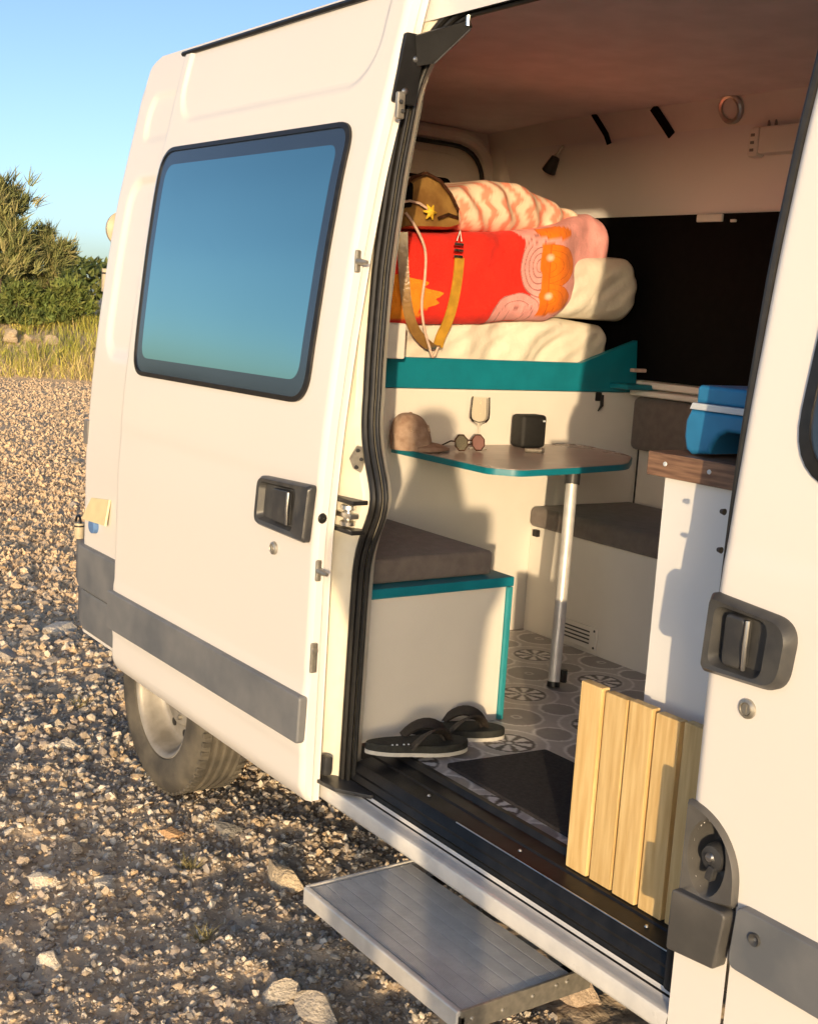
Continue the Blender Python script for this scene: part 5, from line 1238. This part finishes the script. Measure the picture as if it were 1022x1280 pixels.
bush('bush', at_dist(78, 26.8), 0.85, 0.60, 'low leafy green bush on the bank next to the van corner', 'bush', GR, 18, 50, 9, 0.13, 0.035, 0.5, True, 0.05)
bush('bush', at_dist(20, 26.6), 0.7, 0.55, 'low dark bush at the foot of the tall feathery shrub', 'bush', GR, 14, 40, 9, 0.14, 0.03, 0.5, True, 0.05)
# far hedge that closes the horizon
n = 26000; u = rng.uniform(-60, 45, n); f2 = np.array([-0.966, 0.26]); l2 = np.array([0.26, 0.966])
dd = 47+rng.uniform(0, 4, n); hx = CAMP[0]+f2[0]*dd+l2[0]*u; hy = CAMP[1]+f2[1]*dd+l2[1]*u
topz = 2.45+0.45*vnoise(u*0.45, u*0+2, 12)+0.25*vnoise(u*1.6, u*0, 13); hz = H(hx, hy)+rng.uniform(0, 1, n)**0.7*(topz-H(hx, hy))*1.0
dr = rng.normal(0, 1, (n, 3)); dr[:, 2] = np.abs(dr[:, 2])+0.3; dr /= np.linalg.norm(dr, axis=1)[:, None]
cc = np.array(GR)[rng.integers(0, 3, n)]*rng.uniform(0.5, 1.0, (n, 1))
V, T, c = blades(n, np.stack([hx, hy, hz], -1), dr, rng.uniform(0.2, 0.42, n), rng.uniform(0.10, 0.2, n), cc)
tag(link_mesh('hedge', fast_mesh('hedge', V, T, c), 'foliage', None, 0), 'dark green far hedge along the horizon', 'hedge', kind='stuff')
# dry grass on the bank
n = 52000; u = rng.uniform(-9, 8, n); dd = BANK_D+rng.uniform(-0.5, 4.2, n)**1.0; gx = CAMP[0]+f2[0]*dd+l2[0]*u; gy = CAMP[1]+f2[1]*dd+l2[1]*u
t_ = bank_t(gx, gy); k = (t_ > -0.25) & (vnoise(gx*1.5, gy*1.5, 22)+rng.uniform(-0.6, 0.9, n) > -0.35); gx, gy, t_ = gx[k], gy[k], t_[k]; n = len(gx)
dr = rng.normal(0, 0.28, (n, 3)); dr[:, 2] = 1.0; dr /= np.linalg.norm(dr, axis=1)[:, None]
gc = np.array([(0.50, 0.40, 0.10), (0.58, 0.46, 0.20), (0.42, 0.38, 0.07), (0.27, 0.29, 0.05)])
mixn = vnoise(gx*0.9, gy*0.9, 23); idx = np.clip(np.round(1.5+1.6*mixn+rng.normal(0, 0.6, n)), 0, 3).astype(int); cc = gc[idx]*rng.uniform(0.75, 1.2, (n, 1))
V, T, c = blades(n, np.stack([gx, gy, H(gx, gy)-0.02], -1), dr, rng.uniform(0.14, 0.42, n)*(0.8+0.4*vnoise(gx*2, gy*2, 24)), rng.uniform(0.008, 0.018, n), cc)
tag(link_mesh('dry_grass', fast_mesh('dry_grass', V, T, c), 'foliage', None, 0), 'yellow-green dry grass on the bank', 'grass', kind='stuff')
# weeds in the gravel
for px, py, lb in ((100, 880, 'sparse dry weed tuft in the gravel beside the rear wheel'), (238, 1075, 'thin dry weed on the open gravel in front of the wheel'), (255, 1168, 'dark dry weed tuft in the gravel left of the step')):
    P0 = ZP(px, py, 0.0); n = 60; p = np.stack([P0[0]+rng.normal(0, 0.012, n), P0[1]+rng.normal(0, 0.012, n), np.zeros(n)], -1); p[:, 2] = H(p[:, 0], p[:, 1])-0.004
    dr = rng.normal(0, 0.6, (n, 3)); dr[:, 2] = 0.8; dr /= np.linalg.norm(dr, axis=1)[:, None]
    V, T, c = blades(n, p, dr, rng.uniform(0.02, 0.07, n), rng.uniform(0.0015, 0.003, n), np.array([(0.28, 0.24, 0.10)])*rng.uniform(0.5, 1.2, (n, 1)))
    me = fast_mesh('weed', V-np.array([P0[0], P0[1], 0]), T, c); o = link_mesh('weed', me, 'foliage', None, 0); o.location = (P0[0], P0[1], 0); tag(o, lb, 'weed')
# boulders on the bank
for px, py, s, lb in ((14, 402, 0.42, 'weathered beige boulder at the foot of the tall feathery shrub'), (38, 402, 0.30, 'small beige boulder in the grass between the two feathery shrubs'), (66, 405, 0.34, 'weathered beige boulder in the dry grass beside the van')):
    P0 = np.array(at_dist(px, 26.0)); me = stone_mesh('boulder', 400+px, 2, 0.8, (0.42, 0.33, 0.22), 0.3); o = bpy.data.objects.new('boulder', me); C.objects.link(o); o.location = (P0[0], P0[1], P0[2]+0.10); o.scale = (s*0.6, s*0.75, s*0.5); tag(o, lb, 'boulder')

# ================================================================== THE PHOTOGRAPHER (stands behind the lens; throws the shadow seen in the van)
f3 = np.array([M[2][0], M[2][1], 0]); f3 /= np.linalg.norm(f3); r3 = np.array([f3[1], -f3[0], 0.0]); upv = np.array([0, 0, 1.0])
pc0 = np.array([CAMP[0], CAMP[1], 0.0])-f3*0.40+r3*0.005
gz = float(H(pc0[0], pc0[1]))
def PJ(f, r, z): return pc0+f3*f+r3*r+upv*z
phone_c = CAMP-M[2]*0.022+M[1]*0.055+M[0]*0.018
ph = thing('phone', tuple(phone_c), 'black phone held up in both hands by the person taking the picture', 'phone')
def local_box(mb, c, hx, hy, hz, r): 
    b = MB(); b.box(-hx, hx, -hy, hy, -hz, hz, r, 3); m4_ = Matrix(((M[0][0], -M[1][0], -M[2][0], c[0]), (M[0][1], -M[1][1], -M[2][1], c[1]), (M[0][2], -M[1][2], -M[2][2], c[2]), (0, 0, 0, 1))); b.xf(m4_); mb.add(b.v, b.f)
mb = MB(); local_box(mb, phone_c, 0.037, 0.078, 0.004, 0.003); build(mb, 'case', 'dark_plastic', ph)
mb = MB(); local_box(mb, phone_c-M[2]*0.0042, 0.034, 0.074, 0.0005, 0.0); build(mb, 'screen', 'black_glass', ph)
J = {}; E_ = []; Rd = {}
def joint(n_, p, r, parent=None, rb=None):
    J[n_] = np.array(p); Rd[n_] = (r, rb or r)
    if parent: E_.append((parent, n_))
joint('pelvis', PJ(-0.02, 0, 0.98), 0.175, None, 0.125); joint('belly', PJ(0.0, 0, 1.12), 0.170, 'pelvis', 0.120); joint('chest', PJ(0.0, 0, 1.32), 0.185, 'belly', 0.125)
joint('neck0', PJ(0.0, 0, 1.455), 0.115, 'chest', 0.08); joint('neck', PJ(0.02, 0, 1.56), 0.055, 'neck0')
joint('jaw', PJ(0.055, 0, 1.63), 0.062, 'neck', 0.07); joint('face', PJ(0.045, 0, 1.70), 0.076, 'jaw', 0.09); joint('head', PJ(0.035, 0, 1.765), 0.076, 'face', 0.09); joint('crown', PJ(0.03, 0, 1.815), 0.052, 'head', 0.06)
for s, n_ in ((-1, 'l'), (1, 'r')):
    joint('hip'+n_, PJ(-0.01, s*0.10, 0.90), 0.095, 'pelvis'); joint('knee'+n_, PJ(0.02, s*0.12, 0.50), 0.060, 'hip'+n_); joint('calf'+n_, PJ(-0.01, s*0.125, 0.36), 0.056, 'knee'+n_); joint('ankle'+n_, PJ(-0.03, s*0.13, 0.09), 0.038, 'calf'+n_); joint('ball'+n_, PJ(0.10, s*0.14, 0.035), 0.036, 'ankle'+n_); joint('toe'+n_, PJ(0.17, s*0.145, 0.03), 0.026, 'ball'+n_)
    joint('shoulder'+n_, PJ(-0.005, s*0.185, 1.405), 0.078, 'chest'); joint('elbow'+n_, PJ(0.17, s*0.165, 1.215), 0.043, 'shoulder'+n_)
    wr = phone_c-f3*0.085+r3*s*0.060-upv*0.095; joint('wrist'+n_, wr, 0.027, 'elbow'+n_)
    palm = phone_c-f3*0.035+r3*s*0.052-upv*0.035; joint('palm'+n_, palm, 0.026, 'wrist'+n_, 0.016)
    for k in range(4):
        b0 = palm+f3*0.018+upv*(-0.030+0.018*k)+r3*s*0.006; b1 = b0+f3*0.024+r3*s*0.002; b2_ = b1+f3*0.006-r3*s*0.018; b3_ = b2_-r3*s*(0.014+0.003*math.sin(k*1.3))
        joint('f%d0%s' % (k, n_), b0, 0.0085, 'palm'+n_); joint('f%d1%s' % (k, n_), b1, 0.008, 'f%d0%s' % (k, n_)); joint('f%d2%s' % (k, n_), b2_*0.75+b1*0.25, 0.0075, 'f%d1%s' % (k, n_)); joint('f%d3%s' % (k, n_), b3_*0.6+b2_*0.4, 0.0065, 'f%d2%s' % (k, n_))
    t0 = palm+upv*0.020-r3*s*0.004; t1 = t0+upv*0.022-r3*s*0.014; joint('t0'+n_, t0, 0.0105, 'palm'+n_); joint('t1'+n_, t1, 0.009, 't0'+n_); joint('t2'+n_, t1+upv*0.010-r3*s*0.014, 0.0075, 't1'+n_)
names = list(J); ix = {n_: i for i, n_ in enumerate(names)}; base = np.array([pc0[0], pc0[1], gz])
person = thing('person', tuple(base), 'person in a dark blue shirt and dark trousers holding up a phone with both hands', 'person')
me = bpy.data.meshes.new('body'); me.from_pydata([tuple(J[n_]-np.array([base[0], base[1], 0.0])-np.array([0, 0, 0])) for n_ in names], [(ix[a], ix[b]) for a, b in E_], [])
me.update(); body = bpy.data.objects.new('body', me); C.objects.link(body); body.parent = person; body.location = (0, 0, -gz+gz*0.0)
sk = body.modifiers.new('skin', 'SKIN'); sk.use_smooth_shade = True
if not me.skin_vertices: me.skin_vertices.new() if hasattr(me.skin_vertices, 'new') else None
for i, n_ in enumerate(names):
    sv = me.skin_vertices[0].data[i]; sv.radius = Rd[n_]; sv.use_root = (n_ == 'pelvis')
sb_ = body.modifiers.new('sub', 'SUBSURF'); sb_.levels = 2; sb_.render_levels = 2
dg = bpy.context.evaluated_depsgraph_get(); me2 = bpy.data.meshes.new_from_object(body.evaluated_get(dg)); body.modifiers.clear(); body.data = me2
for mm in ('skin', 'shirt', 'trousers', 'hair'): me2.materials.append(MAT[mm])
def seg_d(p, a, b):
    ab = b-a; t = np.clip((p-a) @ ab/(ab @ ab), 0, 1); return np.linalg.norm(p-(a+t[:, None]*ab), axis=1)
cen = np.array([p.center[:] for p in me2.polygons])+np.array([base[0], base[1], 0.0])
mi = np.zeros(len(cen), int); rel = cen-pc0; ff = rel @ f3
hand_d = np.minimum(np.linalg.norm(cen-J['palml'], axis=1), np.linalg.norm(cen-J['palmr'], axis=1))
mi[(cen[:, 2] < 1.515)] = 1; mi[cen[:, 2] < 0.96] = 2; mi[(cen[:, 2] < 0.06)] = 3
armup = (cen[:, 2] > 1.30) & (ff > 0.17); mi[armup] = 0
mi[(cen[:, 2] > 1.76) | ((cen[:, 2] > 1.66) & (ff < 0.03) & (ff > -0.2))] = 3
me2.polygons.foreach_set('material_index', mi.astype(np.int32)); me2.polygons.foreach_set('use_smooth', [True]*len(me2.polygons)); me2.update()
